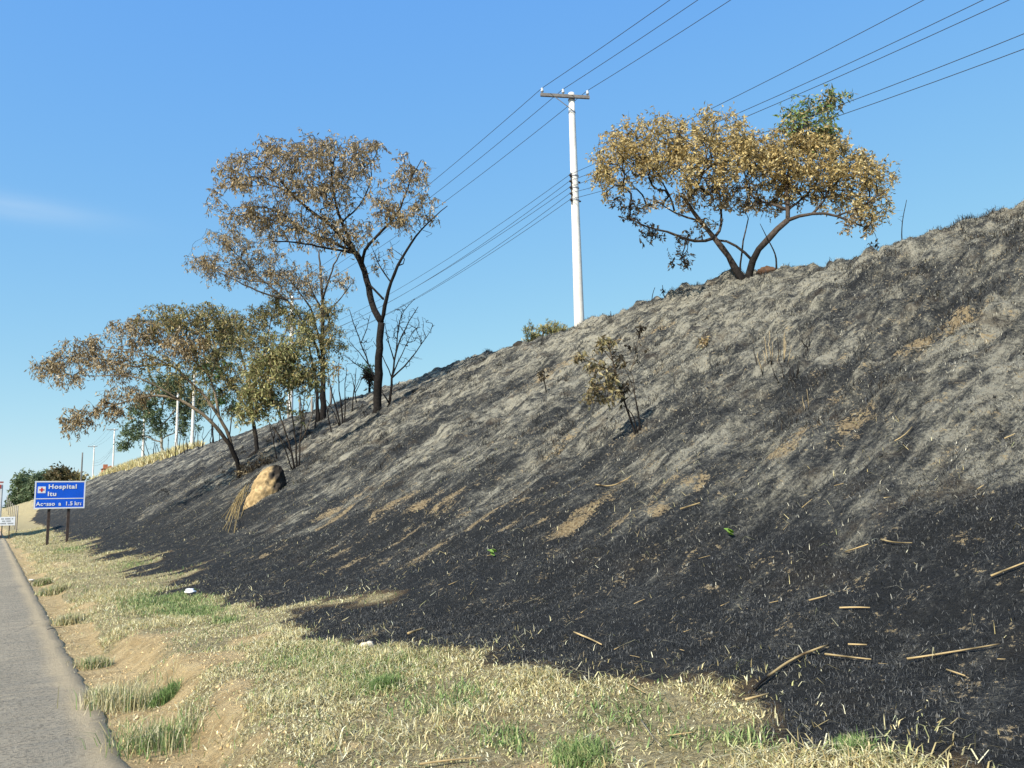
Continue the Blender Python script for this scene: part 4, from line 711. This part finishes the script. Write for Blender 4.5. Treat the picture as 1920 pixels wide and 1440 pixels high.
# ------------------------------------------------------------------ utility poles and wires
PX_ = 17.9
poles = []
def pole(y, x=PX_, h=9.6, arm=True, label='', group='utility poles along the crest', detail=True, r0=.20, r1=.115, mat=None, name='utility_pole', topz=None):
    z = float(terr(x, y)); b = np.array((x, y, z)); o = empty(name, b); tag(o, label, 'pole', group)
    par = lambda q: (setattr(q, 'parent', o), setattr(q, 'matrix_parent_inverse', Matrix.Translation(-o.location)))
    top = topz if topz else z+h
    m = MB(); t = np.linspace(0, 1, 9)[:, None]; P = np.array((x, y, z-.6))*(1-t)+np.array((x, y, top))*t; m.tube(P, np.linspace(r0, r1, 9), 14); par(m.build('shaft', mat or M_conc, smooth=True))
    ends = []
    if arm:
        ax = 1.15; za = top-.22
        m = MB(); ca = np.array((math.cos(.40), -math.sin(.40), 0)); cn = np.array((-ca[1], ca[0], 0)); c0 = np.array((x, y, za))-cn*.17; m.box(c0-ca*.29, (.95, .045, .058), [ca, cn, np.array((0, 0, 1.))]); par(m.build('crossarm', M_wood))
        m = MB(); m.tube([c0-ca*.75-cn*.02+(0, 0, -.02), c0-ca*.35+(0, 0, -.30), c0+cn*.03+(0, 0, -.55)], .018, 6); par(m.build('brace', M_steel))
        for k, dx in enumerate((-1.17, -.36, .59)):
            m = MB(); c = c0+ca*dx+(0, 0, .058); 
            m.tube([c, c+(0, 0, .06), c+(0, 0, .061), c+(0, 0, .12), c+(0, 0, .121), c+(0, 0, .2), c+(0, 0, .23)], [.02, .02, .055, .06, .045, .05, .02], 10); par(m.build('insulator', M_insul, smooth=True)); ends.append(c+(0, 0, .215))
    if detail:
        for zz in (top-.30, top-.82): m = MB(); m.tube([(x, y, zz), (x, y, zz+.06)], r1+.02, 14); par(m.build('band', M_steel))
        zt = top-3.55
        m = MB(); m.box((x-.17, y-.03, zt-.30), (.012, .02, .62)); par(m.build('rack', M_dark))
        for k in range(5):
            m = MB(); zz = zt+.22-.24*k; m.tube([(x-.2, y-.03, zz-.04), (x-.2, y-.03, zz-.02), (x-.2, y-.03, zz+.02), (x-.2, y-.03, zz+.04)], [.035, .055, .055, .035], 8); par(m.build('spool', M_dark, smooth=True))
            if k % 2 == 0: m = MB(); m.tube([(x, y, zz-.02), (x, y, zz+.02)], r1+.055, 14); par(m.build('band', M_steel))
        for k in range(2): m = MB(); m.box((x+.16, y-.05, zt-.1-.75*k+.1), (.06, .035, .02)); par(m.build('bracket', M_dark))
    tel = [np.array((x-.24, y-.03, top-3.33-.24*k)) for k in range(5)]
    poles.append((y, ends, tel)); return o
py0 = on_x(1087, PX_, 7.7); PYS = [py0+35*k for k in (-1, 0, 1, 2, 3, 4, 5)]
LBL = {0: 'white concrete utility pole with crossarm standing on the crest right of the trees', 1: 'concrete utility pole seen through the crown of the scorched trees', 2: 'concrete utility pole on the crest in front of the tall grey green tree',
       3: 'concrete utility pole behind the tall grey green tree', 4: 'distant concrete utility pole beyond the tall grey green tree', 5: 'most distant concrete utility pole on the far crest', -1: 'concrete utility pole on the crest uphill of the golden tree'}
TOP0 = None
for k, y in zip((-1, 0, 1, 2, 3, 4, 5), PYS):
    if k == 0:
        zz = np.linspace(8, 25, 2000); TOP0 = float(zz[np.argmin([abs(pix((PX_, y, q))[1]-175) for q in zz])])
for k, y in zip((-1, 0, 1, 2, 3, 4, 5), PYS): pole(y, label=LBL[k], topz=TOP0 if k < 4 else TOP0-(k-3)*.6, detail=(k < 3))
y2 = on_x(330, 18.6, 8.5); pole(y2, x=18.6, h=7.8, arm=False, label='plain concrete pole without crossarm beside the pole by the tall grey green tree', detail=False); poles.pop()
p = CAM+ray(152.5, 893)*205; pole(p[1], x=p[0], topz=float((CAM+ray(152.5, 848)*205)[2]), arm=False, label='thin dark wooden pole above the hospital sign', detail=False, mat=M_wood, r0=.22, r1=.16, group=None); poles.pop()
def wire(name, label, group, pts, sag, r):
    P = []
    for a, b in zip(pts[:-1], pts[1:]):
        n = 25; t = np.linspace(0, 1, n, endpoint=False)[:, None]; q = a*(1-t)+b*t; q[:, 2] -= (4*sag*t*(1-t))[:, 0]; P.append(q)
    P.append(pts[-1][None]); m = MB(); m.tube(np.concatenate(P), r, 5); o = m.build(name, M_wire, None, True, pts[0]); tag(o, label, 'wire', group)
for k, l in enumerate(('power wire on the crossarm end nearer the road', 'power wire on the middle insulator of the crossarms', 'power wire on the crossarm end away from the road')):
    wire('power_line', l, 'power wires on the crossarms', [q[1][k] for q in poles], .55, .011)
for k, l in enumerate(('topmost cable of the low cable bundle on the poles', 'second highest cable of the low cable bundle on the poles', 'middle cable of the low cable bundle on the poles', 'second lowest cable of the low cable bundle on the poles', 'lowest cable of the low cable bundle on the poles')):
    wire('telephone_cable', l, 'low cables on the poles', [q[2][k]-np.array((0, 0, (.2+.62*k)*(i == 0))) for i, q in enumerate(poles)], (.75, .95, .7, 1.05, .85)[k], .009)
M_post = plain('fence_concrete', (.30, .27, .23), .9, .2, 4)
for px, h, s_ in ((541, 40, 1), (563, 36, 2), (585, 44, 3), (620, 40, 4)):
    b = crest_base(px, 17.2); m = MB(); P = np.linspace(b-np.array((0, 0, .3)), b+np.array((.03*s_-.1, .05, 1.25)), 5); m.tube(P, [.085, .08, .082, .078, .075], 7)
    o = m.build('fence_post', M_post if s_ % 2 else M_wood, None, True, b); tag(o, 'weathered post of the fence line on the crest behind the trees', 'post', 'fence posts on the crest')
rg = np.random.default_rng(77)
for i in range(16):
    px = 268+i*9.5+rg.normal(0, 3); b = crest_base(px, 15.6+rg.random()); mp = ((b-CAM) @ FF)/FPX; u, v, _ = pix(b)
    tree('dead_sapling', 'thin leafless burnt sapling along the far yellow grass crest', 'sapling', b, [([(u, v), (u+rg.normal(0, 2), v-18), (u+rg.normal(0, 5), v-28-22*rg.random())], 2.0, .8, 0)], [(u, v-30, 6, 14, 0, .4, 7, None)], group='burnt saplings along the far crest', seed=100+i, char=9, twig=.012, step=.4)

# ------------------------------------------------------------------ signs
def text(body, size, mat, name, parent, origin, ux, uz, nrm, off=0.0, spacing=1.0, xs=1.0):
    cu = bpy.data.curves.new('t', 'FONT'); cu.body = body; cu.size = size; cu.extrude = .003; cu.offset = off; cu.space_character = spacing
    ob = bpy.data.objects.new('t', cu); C.objects.link(ob); dg = bpy.context.evaluated_depsgraph_get()
    me = bpy.data.meshes.new_from_object(ob.evaluated_get(dg)); bpy.data.objects.remove(ob); 
    for v in me.vertices:
        p = np.asarray(origin)+np.asarray(ux)*v.co.x*xs+np.asarray(uz)*v.co.y+np.asarray(nrm)*(v.co.z+.004); v.co = p
    me.materials.clear(); o = link(name, me, mat); o.parent = parent; o.matrix_parent_inverse = Matrix.Translation(-parent.location); return o
def road_sign():
    zc = at(109, 1019.5); Z = (zc-CAM) @ FF; a = wpos(90.5, 1019, Z); b = wpos(127, 1020, Z); a[2] = float(terr(a[0], a[1])); b[2] = float(terr(b[0], b[1])); mp = Z/FPX
    o = empty('road_sign', zc); tag(o, 'blue hospital direction sign on two dark posts beside the burnt slope', 'road sign')
    par = lambda q: (setattr(q, 'parent', o), setattr(q, 'matrix_parent_inverse', Matrix.Translation(-o.location)))
    tl = wpos(66, 902, Z); ux = np.array((math.cos(.055), math.sin(.055), 0)); uz = np.array((0, 0, 1.0)); nr = np.array((ux[1], -ux[0], 0))
    ww = np.linspace(1, 5, 800); Wd = float(ww[np.argmin([abs(pix(tl+ux*q)[0]-161) for q in ww])]); Hh = np.linalg.norm(wpos(64, 954, Z)-tl); ax = [ux, nr, uz]
    c = tl+ux*Wd/2-uz*Hh/2
    for base, upx in ((a, 90.5), (b, 127.5)):
        u = float(ww[np.argmin([abs(pix(tl+ux*q-uz*2)[0]-upx) for q in ww])]) if upx > 100 else float(np.linspace(0, 2, 800)[np.argmin([abs(pix(tl+ux*q-uz*2)[0]-upx) for q in np.linspace(0, 2, 800)])]); p = tl+ux*u; base = np.array((p[0], p[1], float(terr(p[0], p[1])))); m = MB(); m.box((p[0]-nr[0]*.09, p[1]-nr[1]*.09, (c[2]+Hh*.42+base[2]-.4)/2), (.055, .055, (c[2]+Hh*.42-base[2]+.4)/2), ax); par(m.build('post', M_rust))
    m = MB(); m.box(c, (Wd/2, .015, Hh/2), ax); pn = m.build('panel', M_blue); par(pn)
    for s in (-.3, .3): m = MB(); m.box(c+uz*Hh*s-nr*.032, (Wd*.46, .014, .03), ax); par(m.build('rail', M_steel))
    f = c+nr*.018; bw = .028
    def strip(name, u, v, hu, hv, mat=M_white, par_=None, dn=0.0):
        m = MB(); m.box(f+ux*u+uz*v+nr*dn, (hu, .003, hv), ax); q = m.build(name, mat); q.parent = par_ or o; q.matrix_parent_inverse = Matrix.Translation(-o.location); return q
    strip('border', 0, Hh/2-bw, Wd/2-.005, bw); strip('border', 0, -Hh/2+bw, Wd/2-.005, bw); strip('border', -Wd/2+bw, 0, bw-.003, Hh/2-2*bw-.002); strip('border', Wd/2-bw, 0, bw-.003, Hh/2-2*bw-.002)
    strip('divider', 0, -Hh*.135, Wd/2-2*bw-.002, .018)
    e = strip('emblem', -Wd*.365, Hh*.185, Wd*.075, Wd*.072)
    for hu, hv in ((Wd*.048, Wd*.0145), (Wd*.0145, Wd*.048)):
        q = strip('cross_bar', -Wd*.365, Hh*.185, hu, hv, M_red, None, .004+(.002 if hu > hv else 0)); q.parent = e; q.matrix_parent_inverse = Matrix.Identity(4)
    sz = Hh*.215
    text('Hospital', sz, M_white, 'lettering', o, f-ux*Wd*.24+uz*Hh*.225, ux, uz, nr, .008, 1.14, 1.12)
    text('Itu', sz, M_white, 'lettering', o, f-ux*Wd*.25-uz*Hh*.035, ux, uz, nr, .008, 1.12, 1.12)
    for wd_, fx in (('Acesso', .042), ('a', .477), ('1.5', .606), ('km', .792)):
        text(wd_, sz*.90, M_white, 'lettering', o, f-ux*Wd*(.5-fx)-uz*Hh*.385, ux, uz, nr, .006, 1.1, .98)
road_sign()
def notice():
    Z = 52; a = CAM+ray(3, 999)*Z; b = CAM+ray(17, 999)*Z
    o = empty('notice_board', (.5*(a[0]+b[0]), .5*(a[1]+b[1]), float(terr(.5*(a[0]+b[0]), .5*(a[1]+b[1]))))); tag(o, 'small white notice board with three lines of text at the road edge', 'road sign')
    par = lambda q: (setattr(q, 'parent', o), setattr(q, 'matrix_parent_inverse', Matrix.Translation(-o.location)))
    tl = wpos(-2, 969.5, Z); Wd = np.linalg.norm(wpos(24.5, 969.5, Z)-tl); Hh = np.linalg.norm(wpos(-2, 985.5, Z)-tl); c = tl+np.array((Wd/2, 0, -Hh/2))
    for p in (a, b): m = MB(); m.box((p[0], c[1]+.06, (o.location.z-.3+c[2])/2), (.03, .03, (c[2]-o.location.z+.3)/2)); par(m.build('post', M_rust))
    m = MB(); m.box(c, (Wd/2, .012, Hh/2)); par(m.build('panel', M_white))
    for k, (u0, u1) in enumerate(((.14, .86), (.2, .8), (.1, .9))):
        n = 9; 
        for i in range(n):
            if (i*7+k*3) % 5 == 4: continue
            u = Wd*(-.5+u0+(u1-u0)*(i+.5)/n); m = MB(); m.box(c+np.array((u, -.016, Hh*(.27-.27*k))), (Wd*(u1-u0)/n*.38, .003, Hh*.07)); par(m.build('print_mark', M_grey))
notice()
def truck():
    M_body = plain('truck_box', (.62, .63, .62), .6, .08, 1.0); M_tr = plain('truck_red', (.35, .05, .04), .6, .2, 2); M_ty = plain('tyre', (.02, .02, .02), .9, .2, 5); M_ch = plain('truck_chassis', (.06, .06, .065), .7, .2, 3); M_gl = plain('cab_glass', (.03, .04, .05), .15, .1, 1, 0, 0, .6)
    x1, y0 = .50, 62.0; xc = x1-1.2; o = empty('box_truck', (xc, y0+4, 0)); tag(o, 'white box truck driving ahead on the asphalt road', 'truck')
    par = lambda q, P=None: (setattr(q, 'parent', P or o), setattr(q, 'matrix_parent_inverse', Matrix.Translation(-o.location) if P is None else Matrix.Identity(4)))
    def bx(n, c, h, mat, P=None):
        m = MB(); m.box(c, h); q = m.build(n, mat); par(q, P); return q
    d = bx('cargo_box', (xc, y0+3.1, 2.25), (1.2, 3.1, 1.25), M_body)
    bx('roof_rail', (xc, y0+3.1, 3.535), (1.21, 3.11, .035), M_tr)
    for s in (-1, 1):
        bx('rear_door', (xc+s*.585, y0-.02, 2.22), (.56, .018, 1.16), M_body); bx('tail_light', (xc+s*.95, y0-.03, .86), (.13, .02, .06), M_tr); bx('mudguard', (xc+s*.9, y0+.75, .62), (.25, .02, .25), M_ch); bx('reflector', (xc+s*1.05, y0-.04, 3.25), (.05, .015, .12), M_tr)
    bx('chassis', (xc, y0+4.2, .82), (.45, 4.1, .12), M_ch); bx('rear_bumper', (xc, y0+.02, .55), (1.1, .04, .06), M_ch)
    bx('cab', (xc, y0+7.35, 1.75), (1.15, .95, 1.05), M_tr); bx('windscreen', (xc, y0+8.31, 2.2), (1.0, .012, .42), M_gl)
    for yy in (1.3, 2.4, 7.3):
        for s in (-1, 1):
            m = MB(); c = np.array((xc+s*1.0, y0+yy, .5)); m.tube([c+(-.14, 0, 0), c+(-.12, 0, 0), c+(.12, 0, 0), c+(.14, 0, 0)], [.44, .49, .49, .44], 20); w = m.build('wheel', M_ty, smooth=False); par(w)
            m = MB(); m.tube([c+(s*.141, 0, 0), c+(s*.15, 0, 0)], [.26, .22], 16); q = m.build('rim', M_body); par(q, w)
truck()
for i in range(7):
    Z = 62+i*13; u = 31-3.4*i; p = wpos(u, 990, Z); b = np.array((p[0], p[1], float(terr(p[0], p[1])))); m = MB(); P = np.linspace(b-np.array((0, 0, .2)), b+np.array((0, 0, 2.0+.12*i)), 4); m.tube(P, .045, 6); o = m.build('fence_post', M_post, None, True, b); tag(o, 'slim pale fence post in the row past the white notice board', 'post', 'fence posts past the notice board')
def house():
    Mb = plain('brick', (.36, .15, .085), .9, .2, 3); Mr = plain('roof_tile', (.42, .17, .09), .85, .25, 4); Mw = plain('plaster', (.55, .5, .43), .9, .1, 2)
    p = wpos(205, 885, 190); z = float(terr(p[0], p[1])); o = empty('brick_house', (p[0], p[1], z)); tag(o, 'unfinished red brick hut half hidden behind the far crest', 'house')
    par = lambda q: (setattr(q, 'parent', o), setattr(q, 'matrix_parent_inverse', Matrix.Translation(-o.location)))
    tz = float(wpos(205, 872, 190)[2])
    m = MB(); m.box((p[0], p[1], (z+tz-.9)/2), (1.5, 2, (tz-.9-z)/2)); par(m.build('wall', Mb))
    m = MB(); m.box((p[0]-1.0, p[1]-1.2, tz-.4), (.45, .45, .48)); par(m.build('chimney', Mb))
    m = MB(); m.add([(p[0]-1.8, p[1]-2.2, tz-.9), (p[0]+1.8, p[1]-2.2, tz-.9), (p[0]+1.8, p[1]+2.2, tz-.9), (p[0]-1.8, p[1]+2.2, tz-.9), (p[0], p[1]-2.2, tz-.2), (p[0], p[1]+2.2, tz-.2)], [(0, 1, 4), (2, 3, 5), (1, 2, 5, 4), (3, 0, 4, 5), (3, 2, 1, 0)]); par(m.build('roof', Mr))
    m = MB(); m.box((p[0]-.3, p[1]-2.02, tz-1.8), (.4, .03, .45)); par(m.build('window', M_dark))
house()

# ------------------------------------------------------------------ termite mound and small things
def mound():
    b = at(494, 940); mp = ((b-CAM) @ FF)/FPX; n, k = 70, 72; V = []; Cc = []
    up = np.array((.40, .12, .91)); rt = RR-up*(RR @ up); rt /= np.linalg.norm(rt); dp = np.cross(rt, up)
    Hh = 72*mp; c0 = b-up*Hh*.42+rt*.02
    for i in range(n+1):
        t = i/n; r = max(.02, 1-abs(2*(.34+.66*t)-1)**2.4)**.5
        for j in range(k):
            a = 2*math.pi*j/k; u, v = math.cos(a), math.sin(a)
            w = 30*mp*r*(1+.28*float(fbm(np.array(u*1.4+t*2.2+5), np.array(v*1.4+t*1.9), 4)))+.16*float(fbm(np.array(u*3+9), np.array(v*3+t*6), 4))-.05*max(0, .10-abs(float(fbm(np.array(u*2.2+31), np.array(v*2.2+t*3.5), 3))))*4+.03*float(fbm(np.array(a*7), np.array(t*22), 2))
            p = c0+up*Hh*1.40*t+rt*u*w+dp*v*w*.95; V.append(p)
            ch = float(sst(.30, .50, np.array(u*.55+t*.75-.40+.9*fbm(np.array(u*2+9), np.array(t*4+v), 3))))
            cav = float(sst(.80, .9, np.array(t+.10*u+.12*fbm(np.array(u*3), np.array(v*3+t), 2)))); Cc.append(np.array((.37, .26, .13))*(.65+.55*float(vn(np.array(a*3+t*9), np.array(t*11))))*(1-ch)+np.array((.055, .045, .035))*ch)
            Cc[-1] = Cc[-1]*(1-cav)+np.array((.03, .025, .02))*cav
    F = [(i*k+j, i*k+(j+1) % k, (i+1)*k+(j+1) % k, (i+1)*k+j) for i in range(n) for j in range(k)]
    o = fast('termite_mound', V, F, M_earth, col=np.array(Cc), smooth=True, origin=b); tag(o, 'tall orange termite mound with a charred top under the leaning tree', 'termite mound')
mound()
def lump(name, label, cat, b, r, col, seed, flat=.6, group=None, mat=None, n=14):
    V = []; b = np.asarray(b); k = 18
    for i in range(n+1):
        th = math.pi*i/n
        for j in range(k):
            a = 2*math.pi*j/k; d = np.array((math.sin(th)*math.cos(a), math.sin(th)*math.sin(a), math.cos(th)))
            q = r*(1+1.3*float(fbm(np.array(d[0]*1.3+seed*3.7), np.array(d[1]*1.3+d[2]*1.9+seed), 3))); V.append(b+d*q*np.array((1, 1, flat)))
    F = [(i*k+j, i*k+(j+1) % k, (i+1)*k+(j+1) % k, (i+1)*k+j) for i in range(n) for j in range(k)]
    o = fast(name, V, F, mat or M_earth, col=np.tile(np.asarray(col), (len(V), 1)), smooth=False, origin=b); tag(o, label, cat, group); return o
lump('rock', 'reddish brown stone on the crest at the foot of the golden tree', 'rock', crest_base(1438, 16.9)-np.array((0, 0, .06)), .24, (.10, .06, .04), 1)
lump('rock', 'dark rounded clod on the crest left of the golden tree', 'rock', crest_base(1352, 16.9)-np.array((0, 0, .06)), .26, (.045, .042, .036), 2)
lump('rock', 'flat dark clod on the crest just uphill of the green bush', 'rock', crest_base(1053, 16.9)-np.array((0, 0, .06)), .2, (.05, .045, .038), 3)
lump('rock', 'dark clod on the crest right of the golden tree', 'rock', crest_base(1545, 16.9)-np.array((0, 0, .06)), .22, (.05, .047, .04), 4)
lump('rock', 'dark clod on the crest right of the bare trees', 'rock', crest_base(975, 16.9)-np.array((0, 0, .06)), .3, (.045, .04, .034), 5)
lump('stone', 'pale stone at the burnt edge of the verge', 'stone', at(690, 1214)+(0, 0, .02), .055, (.52, .45, .34), 6)
lump('stone', 'small white stone beside the broken asphalt edge', 'stone', at(59, 1090)+(0, 0, .02), .05, (.6, .57, .5), 7)
lump('litter_scrap', 'crumpled white litter scrap at the foot of the burnt slope', 'litter', at(357, 1112)+(0, 0, .03), .08, (.75, .75, .74), 8, .5)
def green_leaf(label, px, py, s, seed):
    rg = np.random.default_rng(seed); b = at(px, py)+(0, 0, .05); m = MB(); o = empty('green_leaf_sprig', b); tag(o, label, 'leaf')
    for i in range(4):
        a = rg.random()*6.28; d = np.array((math.cos(a), math.sin(a), .5)); q = np.cross(d, (0, 0, 1)); P = b+rg.normal(0, .012, 3)
        m = MB(); v = [P, P+d*s*.3+q*s*.3, P+d*s*.75+q*s*.25+(0, 0, .01), P+d*s, P+d*s*.75-q*s*.25, P+d*s*.3-q*s*.3]; v = v+[p-np.array((0, 0, .004)) for p in v]
        m.add(v, [(0, 1, 2, 3, 4, 5), (11, 10, 9, 8, 7, 6)]+[(k, (k+1) % 6, (k+1) % 6+6, k+6) for k in range(6)], (.30, .48, .10)); q_ = m.build('leaf', M_leaf, None, False, None, True); q_.parent = o; q_.matrix_parent_inverse = Matrix.Translation(-o.location)
green_leaf('fresh green sprig lying on the black stubble below the bent cane', 1373, 990, .075, 1); green_leaf('small bright green sprig on the black slope above the verge', 928, 1055, .07, 2)
STRAW = np.array((.62, .47, .24)); NODE = np.array((.16, .10, .05))
def cane(label, pts, w, seed, burn=(), group=None, lift=.02, name='dry_cane', cat='stalk', col=STRAW):
    rg = np.random.default_rng(seed); G_ = [at(*p) for p in pts]; L = resample(np.array(G_), .06); n = len(L)
    L[:, 2] = np.maximum(L[:, 2], terr(L[:, 0], L[:, 1]))+lift+w*.5
    for _ in range(6): L[1:-1, 2] = .25*L[:-2, 2]+.5*L[1:-1, 2]+.25*L[2:, 2]
    L = np.concatenate([L]); t = np.linspace(0, 1, n); r = w*.5*(1-.35*t)*(1+.06*rg.normal(0, 1, n)); c = np.tile(col, (n, 1))*(1+.12*rg.normal(0, 1, (n, 1)))
    per = max(3, int(.32/.06)); nd = (np.arange(n) % per == per//2) & (n > 8); r[nd] *= 1.18; c[nd] = NODE
    c[1:-1][rg.random(n-2) < .16] *= .35; c *= (.75+.35*vn(np.arange(n)*.6, np.full(n, seed*3.1)))[:, None]
    for a, b in burn: c[(t >= a) & (t <= b)] = (.02, .018, .016)
    r = r*.62; L[:, :2] += .35*w*np.cumsum(rg.normal(0, .35, (n, 2)), axis=0)*(n > 4)
    m = MB(); m.tube(L, r, 7, c); o = m.build(name, M_leaf, None, True, L[0], True); return tag(o, label, cat, group)
cane('long jointed tan cane with a charred lower end crossing the burnt edge', [(1412, 1302), (1450, 1275), (1500, 1243), (1552, 1214)], .024, 1, [(0, .3), (.95, 1)])
cane('straight tan cane lying end to end with the longest cane on black stubble', [(1548, 1233), (1590, 1234), (1636, 1235)], .018, 2)
cane('longest straight tan cane on black stubble', [(1700, 1234), (1760, 1231), (1820, 1225), (1880, 1219)], .017, 3, [(.93, 1)])
cane('short tan cane at the verge beside the charred end of the jointed cane', [(1398, 1326), (1440, 1311)], .02, 4)
cane('short two piece tan cane on the black stubble near the verge', [(1076, 1184), (1100, 1193), (1126, 1204)], .022, 5)
cane('forked straw stub standing out of the burnt tongue', [(765, 1203), (780, 1195), (797, 1187)], .03, 6, lift=.05)
cane('bent bow shaped cane on the dark middle slope', [(1117, 918), (1140, 919), (1165, 911), (1185, 896)], .03, 7)
cane('broken cane with a pale tip on the middle slope', [(1276, 968), (1295, 961), (1313, 953)], .03, 8)
cane('thick pale cane at the far uphill end of the black stubble', [(1862, 1120), (1890, 1112), (1935, 1103)], .019, 9)
for i, (a, l) in enumerate((([(1518, 1146), (1540, 1140), (1552, 1135)], 'short curved straw above the long jointed cane'), ([(1575, 1153), (1600, 1148), (1632, 1148)], 'short straw with a pale middle above the long straight canes'), ([(1586, 1044), (1605, 1049), (1630, 1046)], 'thin curved straw left of the kinked straw'), ([(1655, 1040), (1675, 1048), (1712, 1045)], 'kinked pale straw on the black slope'),
      ([(1680, 855), (1700, 845), (1714, 830)], 'thin bow shaped straw on the pale ash streaks'), ([(1590, 1207), (1625, 1203)], 'tiny straw just above the long straight canes'), ([(1775, 1257), (1790, 1262), (1810, 1270)], 'thin wavy straw below the longest cane'), ([(1885, 838), (1905, 830)], 'short straw high on the ash streaks'))):
    cane(l, a, .016, 30+i)
cane('stripped pale branch lying near the top of the grey slope', [(1712, 668), (1730, 672), (1750, 678)], .03, 41, col=np.array((.42, .37, .28)))
cane('thick tan cane lying in the bare dirt of the near verge', [(786, 1442), (830, 1434), (880, 1428), (905, 1424)], .016, 42)
cane('pale forked twig lying in the dry verge grass', [(1203, 1352), (1215, 1378), (1240, 1402)], .012, 43, col=np.array((.50, .44, .33)))
cane('straight pale straw beside the forked twig in the verge grass', [(1252, 1384), (1308, 1381)], .010, 44)
cane('dark charred twig lying in the green part of the verge', [(708, 1283), (738, 1267)], .012, 45, [(0, 1)])
cane('straw stub crossing the burnt edge of the verge grass', [(1175, 1292), (1210, 1306)], .012, 46)
cane('thin dark twig lying across the asphalt edge', [(88, 1188), (120, 1183)], .014, 47, [(0, 1)], lift=.045)
rg = np.random.default_rng(99); k = 0
while k < 24:
    px = 480+1400*rg.random(); py = 900+400*rg.random(); g = hit(px, py)
    if float(burn_sd(np.array([g[0]]), np.array([g[1]]))[0]) < .3: continue
    a = rg.normal(-.35, .35); l = 8+14*rg.random(); cane('small straw fragment scattered on the burnt slope', [(px, py), (px+l*.5*math.cos(a), py+l*.5*math.sin(a)+rg.normal(0, 3)), (px+l*math.cos(a), py+l*math.sin(a))], (.005+.0006*g[1])*(.6+.8*rg.random()), 200+k, group='straw fragments on the burnt slope', name='straw_fragment', cat='straw'); k += 1
b = at(440, 990); mp = ((b-CAM) @ FF)/FPX; o = empty('straw_bundle', b); tag(o, 'fan of long dry yellow blades hanging below the termite mound', 'straw')
rg = np.random.default_rng(5)
for i in range(18):
    s0 = at(462+rg.normal(0, 3), 932+rg.normal(0, 4))+(0, 0, .3); e = at(414+40*rg.random(), 968+36*rg.random())+(0, 0, .03); mid = .5*(s0+e)+np.array((rg.normal(0, .12), rg.normal(0, .2), .05+.25*rg.random())); m = MB()
    t = np.linspace(0, 1, 9)[:, None]; m.tube((1-t)**2*s0+2*t*(1-t)*mid+t*t*e, np.linspace(.011, .005, 9), 4, np.array((.50, .38, .17))*(.7+.5*rg.random())); q = m.build('blade', M_leaf, None, True, None, True); q.parent = o; q.matrix_parent_inverse = Matrix.Translation(-o.location)
TUFT = [(178, 1250, 26, .13, 'pale tuft with a green heart at the foot of the dirt bank', .3), (232, 1325, 62, .26, 'large bleached tuft at the asphalt edge, the tallest of the bank', .15), (196, 1318, 40, .12, 'thin bleached tuft between asphalt edge and the tallest tuft', .1), (295, 1400, 66, .26, 'wide green and straw tuft in the gully under the dirt bank', .5),
        (100, 1115, 22, .22, 'pale grass tuft at the asphalt edge before the green patch', .2), (80, 1098, 18, .15, 'small pale tuft where the asphalt edge is broken', .3), (305, 1300, 34, .10, 'small dark green tuft growing on the dirt bank', .95), (128, 1170, 24, .14, 'dry tuft at the asphalt edge before the dirt bank', .1), (1085, 1425, 44, .12, 'bright green tuft of broad blades in the near verge', 1.0), (720, 1290, 32, .10, 'green tuft among dry grass near the burnt edge', .9), (1600, 1410, 34, .07, 'green tuft at the burnt edge under the long canes', .75)]
for i, (px, py, hpx, rad_, l, gr) in enumerate(TUFT):
    b = at(px, py); mp = ((b-CAM) @ FF)/FPX; n = 750; RNG = np.random.default_rng(300+i); q = RNG.normal(0, 1, (n, 2))*rad_*.5; P = np.stack([b[0]+q[:, 0], b[1]+q[:, 1], np.zeros(n)], 1); P[:, 2] = terr(P[:, 0], P[:, 1])-.005
    ng = int(20*gr); pal = [(.52, .47, .27), (.60, .55, .36), (.45, .39, .20)]*(20-ng)+GRNP[:3]*ng if gr < 1 else GRNP
    R = RNG.random; tag(blades('grass_tuft', P, hpx*mp*(.4+.6*RNG.random(n)), .0036*(1+RNG.random(n))*max(1, mp*250), .9, pal, .12, M_blade, origin=b), l, 'grass tuft', 'grass tufts on the verge')
